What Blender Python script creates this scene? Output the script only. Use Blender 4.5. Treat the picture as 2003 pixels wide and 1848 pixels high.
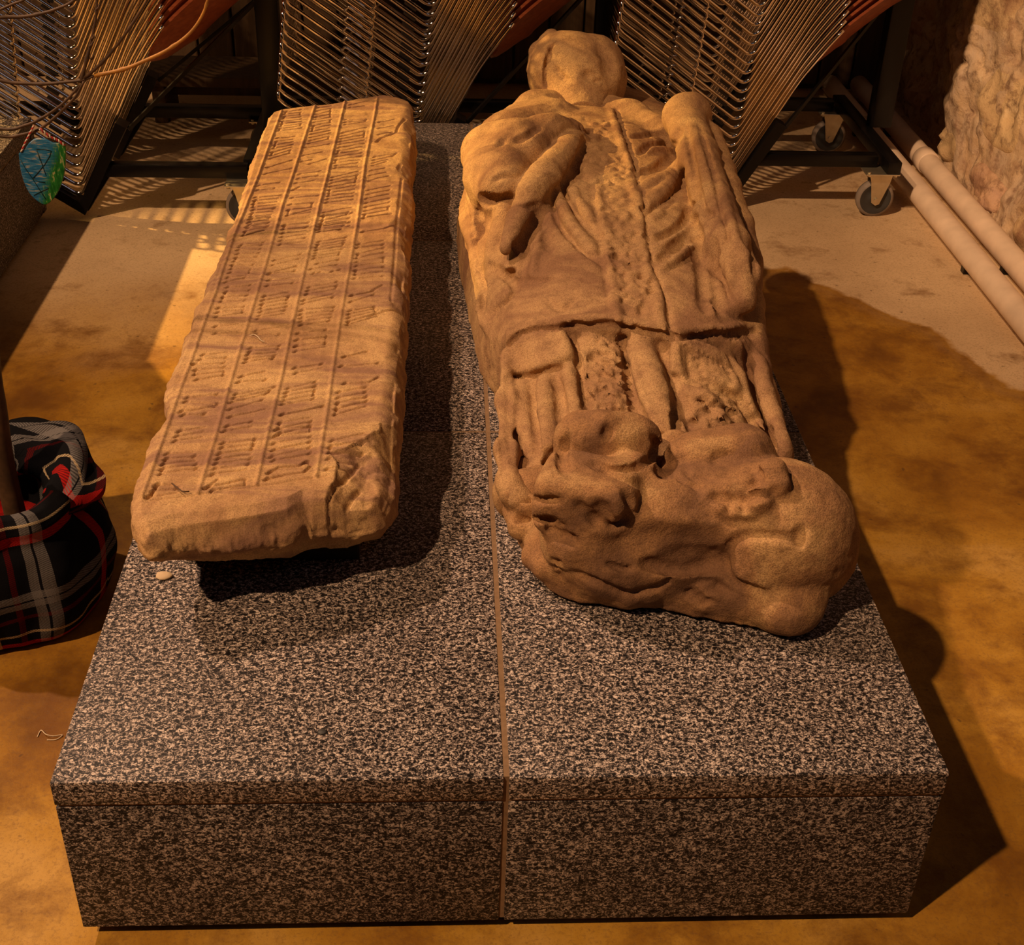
import bpy, bmesh, math, random
import numpy as np
from mathutils import Vector, Matrix

# ------------------------------------------------------------------ scene clear
for o in list(bpy.data.objects):
    bpy.data.objects.remove(o)
SC = bpy.context.scene
COL = SC.collection

# ------------------------------------------------------------------ camera
# world: metres, x right along the plinth front, y away, z up; origin = front left
# top corner of the big granite plinth; its top is z = 0, the floor is z = FZ
FPX = 2551.9
CM = np.array([[0.9987, -0.0005, -0.0519], [-0.0432, 0.5458, -0.8368], [0.0288, 0.8379, 0.5450]])
a_, b_, c_ = math.radians(-3.572), math.radians(56.965), math.radians(1.997)
Rz = np.array([[math.cos(a_), -math.sin(a_), 0], [math.sin(a_), math.cos(a_), 0], [0, 0, 1]])
Rx = np.array([[1, 0, 0], [0, math.cos(b_), -math.sin(b_)], [0, math.sin(b_), math.cos(b_)]])
Rr = np.array([[math.cos(c_), -math.sin(c_), 0], [math.sin(c_), math.cos(c_), 0], [0, 0, 1]])
CM = Rz @ Rx @ Rr
CC = np.array([0.429, -1.026, 1.073])
FZ = -0.2644
cam_data = bpy.data.cameras.new('camera')
cam = bpy.data.objects.new('camera', cam_data)
COL.objects.link(cam)
cam_data.sensor_fit = 'HORIZONTAL'
cam_data.sensor_width = 36.0
cam_data.lens = FPX / 2003 * 36.0
cam_data.clip_start = 0.02
m = Matrix([[*CM[i], CC[i]] for i in range(3)] + [[0, 0, 0, 1]])
cam.matrix_world = m
SC.camera = cam

# ------------------------------------------------------------------ world, lights, exposure
SC.view_settings.view_transform = 'Standard'
SC.view_settings.look = 'None'
SC.view_settings.gamma = 1.0
SC.view_settings.exposure = -0.12
SC.view_settings.use_curve_mapping = False
w = bpy.data.worlds.new('hall_air')
SC.world = w
w.use_nodes = True
w.node_tree.nodes['Background'].inputs[0].default_value = (1.0, 0.42, 0.14, 1)
w.node_tree.nodes['Background'].inputs[1].default_value = 0.001


def lamp(kind, name, pos, tgt, power, color, size=0.3, spot=None, blend=0.3):
    d = bpy.data.lights.new(name, kind)
    d.energy = power
    d.color = color
    if kind == 'AREA':
        d.shape = 'DISK'
        d.size = size
    else:
        d.shadow_soft_size = size
    if kind == 'SPOT':
        d.spot_size = math.radians(spot)
        d.spot_blend = blend
    o = bpy.data.objects.new(name, d)
    COL.objects.link(o)
    o.location = pos
    v = Vector(tgt) - Vector(pos)
    o.rotation_euler = v.to_track_quat('-Z', 'Y').to_euler()
    return o


KD = Vector((-0.60, -0.60, 1.0))
KEY = lamp('SPOT', 'spot_key', Vector((0.5, 1.0, 0)) + KD * 7.0, (0.5, 1.0, 0), 2700, (1.0, 0.60, 0.32), 0.10, 42, 0.5)
# second church spot, low behind the left plinth, yellow
BACK = lamp('SPOT', 'spot_back_left', (-4.30, 3.29, 2.40), (0.10, 1.80, 0), 2600, (1.0, 0.58, 0.18), 0.03, 15, 0.45)
WALL_FILL = lamp('SPOT', 'spot_wall_fill', (-2.6, -1.8, 4.6), (1.98, 1.95, 0.35), 900, (1.0, 0.62, 0.34), 0.08, 13, 0.6)  # fill added to brighten the stone wall and pipes, no lamp seen there
LD = Vector((-0.73, 0.47, 1.0))
SIDE = lamp('SPOT', 'spot_side', Vector((0.45, 0.25, 0)) + LD * 5.5, (0.55, 0.22, 0), 1700, (1.0, 0.62, 0.39), 0.10, 19, 1.0)
COOL = lamp('AREA', 'lamp_cool', (1.6, -3.0, 4.2), (0.8, 2.4, 0), 5, (0.80, 0.80, 1.0), 1.7)

# ------------------------------------------------------------------ helpers


def U(px, py, z):
    d = CM @ np.array([(px - 1001.5) / FPX, -(py - 924) / FPX, -1.0])
    return CC + (z - CC[2]) / d[2] * d


def UY(px, py, Y):
    d = CM @ np.array([(px - 1001.5) / FPX, -(py - 924) / FPX, -1.0])
    return CC + (Y - CC[1]) / d[1] * d


def hash3(ix, iy, iz, seed):
    n = (ix.astype(np.int64) * 374761393 + iy.astype(np.int64) * 668265263 + iz.astype(np.int64) * 2147483647 + seed * 974711) & 0xffffffff
    n = ((n ^ (n >> 13)) * 1274126177) & 0xffffffff
    n = ((n ^ (n >> 16)) * 2246822519) & 0xffffffff
    return ((n ^ (n >> 15)) & 0xffff) / 32767.5 - 1.0


def vnoise(P, f, seed=0):
    Q = np.asarray(P, float) * f + 1000.0
    i = np.floor(Q).astype(np.int64)
    t = Q - i
    t = t * t * (3 - 2 * t)
    r = 0
    for a in (0, 1):
        for b in (0, 1):
            for c in (0, 1):
                wgt = (t[:, 0] if a else 1 - t[:, 0]) * (t[:, 1] if b else 1 - t[:, 1]) * (t[:, 2] if c else 1 - t[:, 2])
                r = r + wgt * hash3(i[:, 0] + a, i[:, 1] + b, i[:, 2] + c, seed)
    return r


def fbm(P, f, seed=0, o=3):
    r = 0
    a = 1.0
    for k in range(o):
        r = r + a * vnoise(P, f * 2 ** k, seed + k)
        a *= 0.5
    return r


def link(o, parent=None):
    COL.objects.link(o)
    if parent is not None:
        o.parent = parent
    return o


def tag(o, label=None, cat=None, group=None, kind=None):
    if label: o['label'] = label
    if cat: o['category'] = cat
    if group: o['group'] = group
    if kind: o['kind'] = kind
    return o


def empty(name, loc=(0, 0, 0), rz=0.0):
    o = bpy.data.objects.new(name, None)
    o.empty_display_size = 0.05
    o.location = loc
    o.rotation_euler = (0, 0, rz)
    return link(o)


def mesh_obj(name, V, F, mat, parent=None, smooth=True, world=True):
    """V in world coordinates; parent at a location gets local coordinates"""
    V = np.asarray(V, float)
    if parent is not None and world:
        V = V - np.array(parent.location)
    me = bpy.data.meshes.new(name)
    F = np.asarray(F) if not isinstance(F, list) else F
    if isinstance(F, np.ndarray):
        n = F.shape[1]
        me.vertices.add(len(V)); me.vertices.foreach_set('co', V.astype(np.float32).ravel())
        me.loops.add(F.size); me.loops.foreach_set('vertex_index', F.astype(np.int32).ravel())
        me.polygons.add(len(F)); me.polygons.foreach_set('loop_start', np.arange(0, F.size, n, dtype=np.int32))
        me.update(calc_edges=True)
        me.validate()
    else:
        me.from_pydata([tuple(v) for v in V], [], F)
        me.update()
    if smooth:
        me.polygons.foreach_set('use_smooth', [True] * len(me.polygons))
    me.materials.append(mat)
    return link(bpy.data.objects.new(name, me), parent)


class MB:
    """collects simple solids into one mesh"""
    def __init__(s):
        s.V = []; s.F = []

    def add(s, V, F):
        n = len(s.V)
        s.V += [tuple(v) for v in V]
        s.F += [tuple(i + n for i in f) for f in F]
        return s

    def box(s, lo, hi, bev=0.0, M=None):
        bm = bmesh.new()
        bmesh.ops.create_cube(bm, size=1)
        lo = Vector(lo); hi = Vector(hi)
        for v in bm.verts:
            v.co = Vector(((lo[i] + hi[i]) / 2 + v.co[i] * (hi[i] - lo[i])) for i in range(3))
        if bev:
            bmesh.ops.bevel(bm, geom=bm.edges[:], offset=bev, segments=2, profile=0.5, affect='EDGES')
        if M is not None:
            bmesh.ops.transform(bm, matrix=M, verts=bm.verts)
        bm.verts.index_update()
        s.add([v.co[:] for v in bm.verts], [[v.index for v in f.verts] for f in bm.faces])
        bm.free()
        return s

    def tube(s, pts, r, n=10, cap=True):
        pts = [Vector(p) for p in pts]
        rs = r if isinstance(r, (list, tuple)) else [r] * len(pts)
        V = []; F = []
        up = None
        for i, p in enumerate(pts):
            if i == 0: t = pts[1] - p
            elif i == len(pts) - 1: t = p - pts[i - 1]
            else: t = (pts[i + 1] - p).normalized() + (p - pts[i - 1]).normalized()
            t.normalize()
            if up is None:
                up = t.orthogonal().normalized()
            up = (up - t * up.dot(t)).normalized()
            bn = t.cross(up)
            for k in range(n):
                a = 2 * math.pi * k / n
                V.append(p + (up * math.cos(a) + bn * math.sin(a)) * rs[i])
        for i in range(len(pts) - 1):
            for k in range(n):
                k2 = (k + 1) % n
                F.append((i * n + k, i * n + k2, (i + 1) * n + k2, (i + 1) * n + k))
        if cap:
            F.append(tuple(range(n))[::-1]); F.append(tuple((len(pts) - 1) * n + k for k in range(n)))
        return s.add(V, F)

    def cyl(s, a, b, r, n=24, bev=0.0):
        a = Vector(a); b = Vector(b); t = (b - a).normalized()
        if bev:
            return s.tube([a, a + t * bev * 0.01, a + t * bev, b - t * bev, b - t * bev * 0.01, b], [r - bev, r - bev * 0.7, r, r, r - bev * 0.7, r - bev], n)
        return s.tube([a, b], r, n)

    def lathe(s, prof, c, axis='z', n=32):
        V = []; F = []
        for (r, h) in prof:
            for k in range(n):
                a = 2 * math.pi * k / n
                if axis == 'z': V.append((c[0] + r * math.cos(a), c[1] + r * math.sin(a), c[2] + h))
                else: V.append((c[0] + r * math.cos(a), c[1] + h, c[2] + r * math.sin(a)))
        for i in range(len(prof) - 1):
            for k in range(n):
                k2 = (k + 1) % n
                F.append((i * n + k, i * n + k2, (i + 1) * n + k2, (i + 1) * n + k))
        return s.add(V, F)

    def build(s, name, mat, parent=None, smooth=True, world=True):
        return mesh_obj(name, s.V, s.F, mat, parent, smooth, world)


def smooth_angle(o, deg=35):
    bm = bmesh.new(); bm.from_mesh(o.data)
    bmesh.ops.recalc_face_normals(bm, faces=bm.faces)
    for e in bm.edges:
        if len(e.link_faces) == 2 and e.calc_face_angle(0) > math.radians(deg): e.smooth = False
    bm.to_mesh(o.data); bm.free()
    return o


def catmull(pts, n=8):
    pts = [Vector(p) for p in pts]
    P = [pts[0] * 2 - pts[1]] + pts + [pts[-1] * 2 - pts[-2]]
    out = []
    for i in range(1, len(P) - 2):
        for k in range(n):
            t = k / n
            a, b, c, d = P[i - 1], P[i], P[i + 1], P[i + 2]
            out.append(0.5 * ((2 * b) + (c - a) * t + (2 * a - 5 * b + 4 * c - d) * t * t + (3 * b - a - 3 * c + d) * t ** 3))
    out.append(pts[-1])
    return out


def copy_tree(o, parent=None):
    c = o.copy(); COL.objects.link(c)
    if parent is not None: c.parent = parent
    for ch in list(o.children):
        copy_tree(ch, c)
    return c


# ------------------------------------------------------------------ materials


class NT:
    def __init__(s, name):
        s.m = bpy.data.materials.new(name)
        s.m.use_nodes = True
        s.t = s.m.node_tree
        s.b = s.t.nodes['Principled BSDF']
        s.tc = s.t.nodes.new('ShaderNodeTexCoord').outputs['Object']

    def n(s, typ, **kw):
        nd = s.t.nodes.new(typ)
        for k, v in kw.items():
            if k in ('inp',):
                for kk, vv in v.items():
                    if hasattr(vv, 'is_linked') or isinstance(vv, bpy.types.NodeSocket): s.t.links.new(vv, nd.inputs[kk])
                    else: nd.inputs[kk].default_value = vv
            else: setattr(nd, k, v)
        return nd

    def pos(s):
        return s.n('ShaderNodeNewGeometry').outputs['Position']

    def mapv(s, v, scale, loc=(0, 0, 0), rot=(0, 0, 0)):
        return s.n('ShaderNodeMapping', inp={'Vector': v, 'Scale': scale, 'Location': loc, 'Rotation': rot}).outputs[0]

    def noise(s, v, sc, det=4, rough=0.55, dist=0.0):
        return s.n('ShaderNodeTexNoise', inp={'Vector': v, 'Scale': sc, 'Detail': det, 'Roughness': rough, 'Distortion': dist}).outputs['Fac']

    def ramp(s, f, stops, interp='LINEAR'):
        nd = s.n('ShaderNodeValToRGB', inp={'Fac': f})
        cr = nd.color_ramp; cr.interpolation = interp
        while len(cr.elements) > 1: cr.elements.remove(cr.elements[-1])
        for i, (p, c) in enumerate(stops):
            e = cr.elements[0] if i == 0 else cr.elements.new(p)
            e.position = p
            e.color = (*c, 1) if len(c) == 3 else c
        return nd.outputs['Color']

    def mix(s, f, a, b, mode='MIX'):
        nd = s.n('ShaderNodeMix', data_type='RGBA', blend_type=mode)
        for k, v in ((0, f), (6, a), (7, b)):
            if isinstance(v, bpy.types.NodeSocket): s.t.links.new(v, nd.inputs[k])
            else: nd.inputs[k].default_value = (*v, 1) if isinstance(v, tuple) and len(v) == 3 else v
        return nd.outputs[2]

    def math(s, op, a, b=0.0, clamp=False):
        nd = s.n('ShaderNodeMath', operation=op, use_clamp=clamp)
        for k, v in ((0, a), (1, b)):
            if isinstance(v, bpy.types.NodeSocket): s.t.links.new(v, nd.inputs[k])
            else: nd.inputs[k].default_value = v
        return nd.outputs[0]

    def sep(s, v):
        return s.n('ShaderNodeSeparateXYZ', inp={0: v}).outputs

    def out(s, color=None, rough=0.6, metal=0.0, bump=None, bs=0.2, bd=0.01, spec=None, bump2=None):
        b = s.b
        def st(k, v):
            if isinstance(v, bpy.types.NodeSocket): s.t.links.new(v, b.inputs[k])
            else: b.inputs[k].default_value = (*v, 1) if isinstance(v, tuple) and len(v) == 3 else v
        if color is not None: st('Base Color', color)
        st('Roughness', rough); st('Metallic', metal)
        if spec is not None: st('Specular IOR Level', spec)
        if bump is not None:
            bn = s.n('ShaderNodeBump', inp={'Height': bump, 'Strength': bs, 'Distance': bd})
            s.t.links.new(bn.outputs[0], b.inputs['Normal'])
        return s.m


def plain(name, col, rough=0.5, metal=0.0, spec=None, nscale=30, var=0.15):
    t = NT(name)
    f = t.noise(t.tc, nscale, 4)
    c = t.ramp(f, [(0.3, tuple(x * (1 - var) for x in col)), (0.7, tuple(min(1, x * (1 + var)) for x in col))])
    return t.out(c, rough, metal, spec=spec)


def granite(name, dark=1.0, seed=0.0):
    t = NT(name)
    p = t.mapv(t.pos(), (1, 1, 1), loc=(seed, seed * 2, 0))
    ps = t.mapv(p, (0.82, 1.0, 1.2))
    f1 = t.noise(ps, 235, 3, 0.72, 0.8)
    c = t.ramp(f1, [(0.42, (0.008, 0.007, 0.008)), (0.47, (0.05, 0.042, 0.04)), (0.50, (0.18, 0.145, 0.13)), (0.55, (0.38, 0.305, 0.27)), (0.63, (0.76, 0.65, 0.57))])
    f2 = t.noise(p, 430, 2, 0.6)
    c = t.mix(t.ramp(f2, [(0.52, (0, 0, 0)), (0.60, (1, 1, 1))]), c, (0.02, 0.018, 0.018))
    f3 = t.noise(p, 6, 3)
    c = t.mix(t.ramp(f3, [(0.35, (0, 0, 0)), (0.75, (0.35, 0.35, 0.35))]), c, (0.2, 0.14, 0.10), 'MULTIPLY')
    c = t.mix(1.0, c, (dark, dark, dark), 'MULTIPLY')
    return t.out(c, 0.5, bump=f1, bs=0.08, bd=0.002, spec=0.15)


def sandstone(name, a=(0.50, 0.33, 0.19), b=(0.36, 0.20, 0.12), c2=(0.62, 0.42, 0.24), bands=0.0, grain=0.35):
    t = NT(name)
    p = t.pos()
    f = t.noise(p, 7, 6, 0.6, 0.8)
    col = t.ramp(f, [(0.37, b), (0.5, a), (0.63, c2)])
    if bands:
        # bedding: long dark iron bands running across the slab
        pm = t.mapv(p, (1.2, 7.0, 4.0), rot=(0, 0, 0.25))
        fb = t.noise(pm, 2.2, 5, 0.6, 1.2)
        col = t.mix(t.ramp(fb, [(0.45, (0, 0, 0)), (0.62, (bands, bands, bands))]), col, (0.26, 0.135, 0.095))
    f2 = t.noise(p, 45, 5, 0.65)
    col = t.mix(t.ramp(f2, [(0.5, (0, 0, 0)), (0.75, (0.55, 0.55, 0.55))]), col, tuple(x * 0.55 for x in b))
    f3 = t.noise(p, 520, 3, 0.6)
    col = t.mix(t.ramp(f3, [(0.40, (0.5, 0.5, 0.5)), (0.55, (0, 0, 0))]), col, tuple(x * 0.5 for x in b))
    h = t.math('ADD', t.math('MULTIPLY', t.noise(p, 90, 5, 0.7), 1.0), t.math('MULTIPLY', f3, 0.35))
    return t.out(col, 0.85, bump=h, bs=grain, bd=0.006, spec=0.25)


M = {}
M['granite'] = granite('speckled_granite')
M['granite_shaded'] = granite('speckled_granite_shaded', 0.72, 3.0)  # same granite darkened: shade of the upright faces put into the colour
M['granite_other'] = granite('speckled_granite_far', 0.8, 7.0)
M['mortar'] = plain('tan_mortar', (0.21, 0.13, 0.07), 0.9, nscale=120)
M['stone_slab'] = sandstone('inscribed_sandstone', (0.56, 0.345, 0.155), (0.40, 0.225, 0.105), (0.66, 0.43, 0.19), bands=0.85, grain=0.30)
M['stone_body'] = sandstone('carved_sandstone', (0.46, 0.275, 0.130), (0.29, 0.155, 0.080), (0.58, 0.37, 0.17), grain=0.5)
M['stone_animal'] = sandstone('worn_sandstone', (0.38, 0.205, 0.090), (0.22, 0.115, 0.060), (0.55, 0.34, 0.15), grain=0.5)
M['dark_metal'] = plain('black_enamelled_steel', (0.004, 0.0035, 0.0035), 0.32, 0.0, 0.3)
M['chrome'] = plain('chrome', (0.90, 0.84, 0.77), 0.09, 1.0, var=0.05)
M['zinc'] = plain('zinc_plate', (0.62, 0.56, 0.42), 0.35, 0.9)
M['rubber'] = plain('grey_rubber', (0.035, 0.035, 0.035), 0.6)
M['tread'] = plain('pale_tyre', (0.22, 0.18, 0.15), 0.7)
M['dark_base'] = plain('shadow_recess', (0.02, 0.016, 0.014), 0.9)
M['pipe'] = plain('painted_pipe', (0.72, 0.56, 0.42), 0.45, spec=0.4, nscale=14, var=0.12)
M['clip'] = plain('black_plastic', (0.012, 0.010, 0.010), 0.3)
t = NT('stained_ply')
g = t.noise(t.mapv(t.tc, (3, 60, 60)), 1.5, 5, 0.6, 0.5)
M['ply'] = t.out(t.ramp(g, [(0.3, (0.20, 0.045, 0.018)), (0.7, (0.36, 0.10, 0.04))]), 0.35, spec=0.5)
t = NT('dark_panel_wood')
g = t.noise(t.mapv(t.pos(), (14, 14, 0.8)), 4, 6, 0.6, 0.3)
M['panel'] = t.out(t.ramp(g, [(0.3, (0.05, 0.026, 0.010)), (0.7, (0.10, 0.055, 0.022))]), 0.6, bump=g, bs=0.2)
M['bench'] = t.m

# floor: cement with ochre staining
t = NT('stained_cement')
p = t.pos()
big = t.noise(p, 1.7, 7, 0.66, 0.25)
col = t.ramp(big, [(0.36, (0.16, 0.065, 0.006)), (0.46, (0.34, 0.16, 0.014)), (0.55, (0.46, 0.245, 0.03)), (0.66, (0.56, 0.33, 0.08))])
x, y, z = t.sep(p)
wob = t.math('MULTIPLY', t.math('SUBTRACT', t.noise(p, 2.6, 5, 0.6), 0.5), 0.55)
# pale, less stained cement near the stone wall and towards the chairs
e1 = t.math('ADD', t.math('ADD', y, t.math('MULTIPLY', t.math('MAXIMUM', t.math('SUBTRACT', x, 1.30), 0.0), 1.6)), wob)
lft = t.math('MULTIPLY', t.math('SUBTRACT', 0.6, x), 2.0, True)
pale = t.math('MULTIPLY', t.math('SUBTRACT', t.math('ADD', e1, t.math('MULTIPLY', lft, 0.55)), 1.98), t.math('SUBTRACT', 30.0, t.math('MULTIPLY', lft, 28.0)), True)
palec = t.ramp(t.noise(p, 5, 5, 0.6), [(0.3, (0.58, 0.41, 0.24)), (0.7, (0.72, 0.53, 0.32))])
col = t.mix(pale, col, palec)
rim = t.math('MULTIPLY', t.math('SUBTRACT', 1.0, t.math('ABSOLUTE', t.math('MULTIPLY', t.math('SUBTRACT', e1, 1.94), 14.0))), t.math('SUBTRACT', 0.45, t.math('MULTIPLY', lft, 0.45)), True)
col = t.mix(rim, col, (0.30, 0.17, 0.07))
blot = t.math('SUBTRACT', t.noise(p, 9, 7, 0.70, 0.25), t.math('MULTIPLY', pale, 0.10))
col = t.mix(t.ramp(blot, [(0.46, (0, 0, 0)), (0.66, (0.8, 0.8, 0.8))]), col, (0.17, 0.065, 0.008))
fine = t.noise(p, 240, 4, 0.7)
col = t.mix(t.ramp(fine, [(0.36, (0.35, 0.35, 0.35)), (0.5, (0, 0, 0))]), col, (0.16, 0.08, 0.03))
spk = t.noise(p, 60, 2, 0.5)
col = t.mix(t.ramp(spk, [(0.70, (0, 0, 0)), (0.76, (0.6, 0.6, 0.6))]), col, (0.09, 0.045, 0.02))
M['floor'] = t.out(col, 0.6, bump=t.math('ADD', fine, t.noise(p, 30, 4)), bs=0.12, bd=0.004, spec=0.3)

# rubble wall: mortar and stones
def rubble(name, base, var, hi):
    t = NT(name)
    p = t.pos()
    f = t.noise(p, 5, 7, 0.65, 1.0)
    col = t.ramp(f, [(0.30, tuple(v * 0.55 for v in var)), (0.45, base), (0.6, var), (0.72, hi)])
    f2 = t.noise(p, 28, 6, 0.7)
    col = t.mix(t.ramp(f2, [(0.50, (0, 0, 0)), (0.66, (0.75, 0.75, 0.75))]), col, (0.16, 0.085, 0.05))
    f9 = t.noise(p, 3.1, 5, 0.7, 0.5)
    col = t.mix(t.ramp(f9, [(0.50, (0, 0, 0)), (0.64, (0.7, 0.7, 0.7))]), col, (0.30, 0.15, 0.085))
    h = t.math('ADD', f2, t.math('MULTIPLY', t.noise(p, 120, 4, 0.7), 0.4))
    return t.out(col, 0.9, bump=h, bs=0.5, bd=0.012, spec=0.2)
M['lime'] = rubble('lime_mortar', (0.60, 0.45, 0.31), (0.66, 0.47, 0.28), (0.80, 0.66, 0.46))
M['rubble_a'] = rubble('pink_rubble_stone', (0.56, 0.36, 0.25), (0.66, 0.43, 0.26), (0.76, 0.55, 0.34))
M['rubble_b'] = rubble('ochre_rubble_stone', (0.60, 0.42, 0.23), (0.72, 0.52, 0.28), (0.82, 0.64, 0.40))
M['bark'] = plain('brown_bark', (0.075, 0.036, 0.014), 0.65, nscale=60, var=0.4)
M['bark_lit'] = plain('orange_lit_bark', (0.42, 0.19, 0.03), 0.6, nscale=60, var=0.3)  # same bark, with the orange light on one branch put into its colour

# ------------------------------------------------------------------ setting: floor and walls
mb = MB()
mb.add([(-5, -3, FZ), (5, -3, FZ), (5, 5.2, FZ), (-5, 5.2, FZ), (-5, -3, FZ - 0.1), (5, -3, FZ - 0.1), (5, 5.2, FZ - 0.1), (-5, 5.2, FZ - 0.1)],
       [(0, 1, 2, 3), (7, 6, 5, 4), (0, 4, 5, 1), (1, 5, 6, 2), (2, 6, 7, 3), (3, 7, 4, 0)])
fl = mb.build('floor', M['floor'], None, False)
tag(fl, kind='structure')

# rubble wall on the right: one displaced sheet with the single stones set into it
WX = 1.915


def wall_x(P):
    """x of the mortar surface at (y, z)"""
    Q = np.stack([P[:, 0] * 0, P[:, 0], P[:, 1]], 1)
    return WX + 0.035 * fbm(Q, 2.2, 5, 3) + 0.012 * fbm(Q, 14, 9, 3) + 0.014 * np.clip(0.22 - np.abs(fbm(Q, 5.5, 23, 3)), 0, 1) / 0.22 + 0.07 * np.clip((P[:, 0] - 2.72) / 0.15, 0, 1)


ny, nz = 420, 190
ys = np.linspace(0.6, 4.3, ny); zs = np.linspace(FZ - 0.02, 1.5, nz)
Y, Z = np.meshgrid(ys, zs, indexing='ij')
X = wall_x(np.stack([Y.ravel(), Z.ravel()], 1))
V = np.stack([X, Y.ravel(), Z.ravel()], 1)
i, j = np.meshgrid(np.arange(ny - 1), np.arange(nz - 1), indexing='ij')
a = (i * nz + j).ravel()
F = np.stack([a, a + 1, a + nz + 1, a + nz], 1)
# back and edges so that the wall has a body
wall = mesh_obj('wall_right', V, F, M['lime'])
tag(wall, kind='structure')
mb = MB().box((WX + 0.22, 0.6, FZ - 0.05), (WX + 0.5, 4.3, 1.5))
mb.build('wall_core', M['lime'], wall, False)

rng = random.Random(4)
stones = [  # y, z, half length, half height, material
    (1.72, 0.14, 0.13, 0.10, 'b'), (2.02, 0.02, 0.15, 0.09, 'b'), (1.80, 0.40, 0.17, 0.12, 'a'), (2.20, 0.33, 0.19, 0.15, 'a'),
    (2.06, 0.68, 0.20, 0.14, 'b'), (2.40, 0.02, 0.14, 0.12, 'b'), (2.60, 0.30, 0.14, 0.15, 'b'), (2.88, 0.02, 0.20, 0.14, 'b'),
    (3.02, 0.36, 0.20, 0.16, 'b'), (3.45, 0.10, 0.20, 0.17, 'a'), (3.48, 0.50, 0.19, 0.15, 'b'), (2.55, 0.72, 0.19, 0.14, 'a'),
    (1.42, 0.02, 0.15, 0.12, 'b'), (1.40, 0.36, 0.17, 0.14, 'a'), (1.66, 0.72, 0.17, 0.13, 'b'), (2.36, -0.19, 0.13, 0.05, 'a'),
    (1.98, -0.17, 0.14, 0.07, 'b'), (1.62, -0.15, 0.13, 0.08, 'a'), (2.75, -0.18, 0.15, 0.06, 'b'), (3.15, -0.18, 0.15, 0.06, 'a'), (3.0, 0.78, 0.2, 0.14, 'b'), (1.15, 0.05, 0.12, 0.14, 'a')]
for k, (sy, sz, hl, hh, mt) in enumerate(stones):
    nu, nv = 40, 12
    V = [(0, 0, 0)]
    V = []
    F = []
    cx = wall_x(np.array([[sy, sz]]))[0]
    for q in range(nv + 1):
        ph = q / nv * math.pi / 2
        for h in range(nu):
            th = 2 * math.pi * h / nu
            ct, st = math.cos(th), math.sin(th)
            sup = (abs(ct) ** 3 + abs(st) ** 3) ** (-1 / 3)
            rr = math.cos(ph) ** 0.45 if q < nv else 0
            V.append((0, ct * sup * hl * rr, st * sup * hh * rr, math.sin(ph)))
    V = np.array(V)
    P = np.stack([V[:, 3] * 0 + k * 3.3, V[:, 1] + sy, V[:, 2] + sz], 1)
    V[:, 1] += 0.018 * fbm(P, 7, 31, 2); V[:, 2] += 0.018 * fbm(P, 7, 37, 2)
    wx = wall_x(np.stack([V[:, 1] + sy, V[:, 2] + sz], 1))
    X = wx + 0.018 - V[:, 3] * 0.027 - 0.012 * fbm(P, 9, 41, 3) * V[:, 3]
    W3 = np.stack([X, V[:, 1] + sy, V[:, 2] + sz], 1)
    for q in range(nv):
        for h in range(nu):
            h2 = (h + 1) % nu
            F.append((q * nu + h, q * nu + h2, (q + 1) * nu + h2, (q + 1) * nu + h))
    so = mesh_obj('stone', W3, F, M['rubble_a' if mt == 'a' else 'rubble_b'], wall)

# back wall of upright boards, far behind the trolleys
bw = MB().box((-3.2, 3.5, FZ), (2.3, 3.7, 2.2)).build('wall_back', M['panel'], None, False)
tag(bw, kind='structure')
bx = -2.4
while bx < 2.0:
    MB().box((bx, 3.47, FZ + 0.02), (bx + 0.112, 3.505, 2.1), 0.006).build('board', M['panel'], bw, False)
    bx += 0.118

# ------------------------------------------------------------------ granite plinths


def plinth(x0, x1, y0, y1, jx, jys, mat_top, mat_face, label):
    r = empty('granite_plinth', ((x0 + x1) / 2, (y0 + y1) / 2, FZ))
    tag(r, label, 'plinth')
    g = 0.0032
    cap = 0.035
    zb = -0.244
    xs = [x0] + ([jx] if jx else []) + [x1]
    ye = [y0] + jys + [y1]
    for i in range(len(xs) - 1):
        for j in range(len(ye) - 1):
            lo = (xs[i] + (g if i else 0), ye[j] + (g * 0.6 if j else 0), -cap)
            hi = (xs[i + 1] - (g if i < len(xs) - 2 else 0), ye[j + 1] - (g * 0.6 if j < len(ye) - 2 else 0), 0)
            smooth_angle(MB().box(lo, hi, 0.0016).build('top_slab', mat_top, r, True))
    th = 0.03
    for i in range(len(xs) - 1):
        lo = xs[i] + (g if i else 0); hi = xs[i + 1] - (g if i < len(xs) - 2 else 0)
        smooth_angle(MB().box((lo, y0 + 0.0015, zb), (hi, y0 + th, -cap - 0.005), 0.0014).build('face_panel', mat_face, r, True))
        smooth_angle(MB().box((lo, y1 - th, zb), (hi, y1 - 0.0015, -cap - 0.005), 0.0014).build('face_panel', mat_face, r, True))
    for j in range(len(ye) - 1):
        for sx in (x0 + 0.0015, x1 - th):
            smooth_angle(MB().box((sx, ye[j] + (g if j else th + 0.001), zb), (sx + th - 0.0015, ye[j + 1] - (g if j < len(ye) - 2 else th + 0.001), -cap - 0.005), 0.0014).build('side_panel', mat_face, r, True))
    MB().box((x0 + 0.0035, y0 + 0.0035, zb + 0.003), (x1 - 0.0035, y1 - 0.0035, -0.0012)).build('mortar', M['mortar'], r, False)
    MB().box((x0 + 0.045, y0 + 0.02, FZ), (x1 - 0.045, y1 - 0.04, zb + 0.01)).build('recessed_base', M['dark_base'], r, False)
    return r


plinth(0, 1.0, 0, 2.254, 0.499, [0.74, 1.5], M['granite'], M['granite_shaded'], 'low speckled granite plinth of two slab rows under the inscribed slab and the effigy')
plinth(-1.606, -0.606, 0, 2.254, -1.106, [0.74, 1.5], M['granite_other'], M['granite_shaded'], 'dark granite plinth cut off at the left edge behind the shield ornament')

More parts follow.
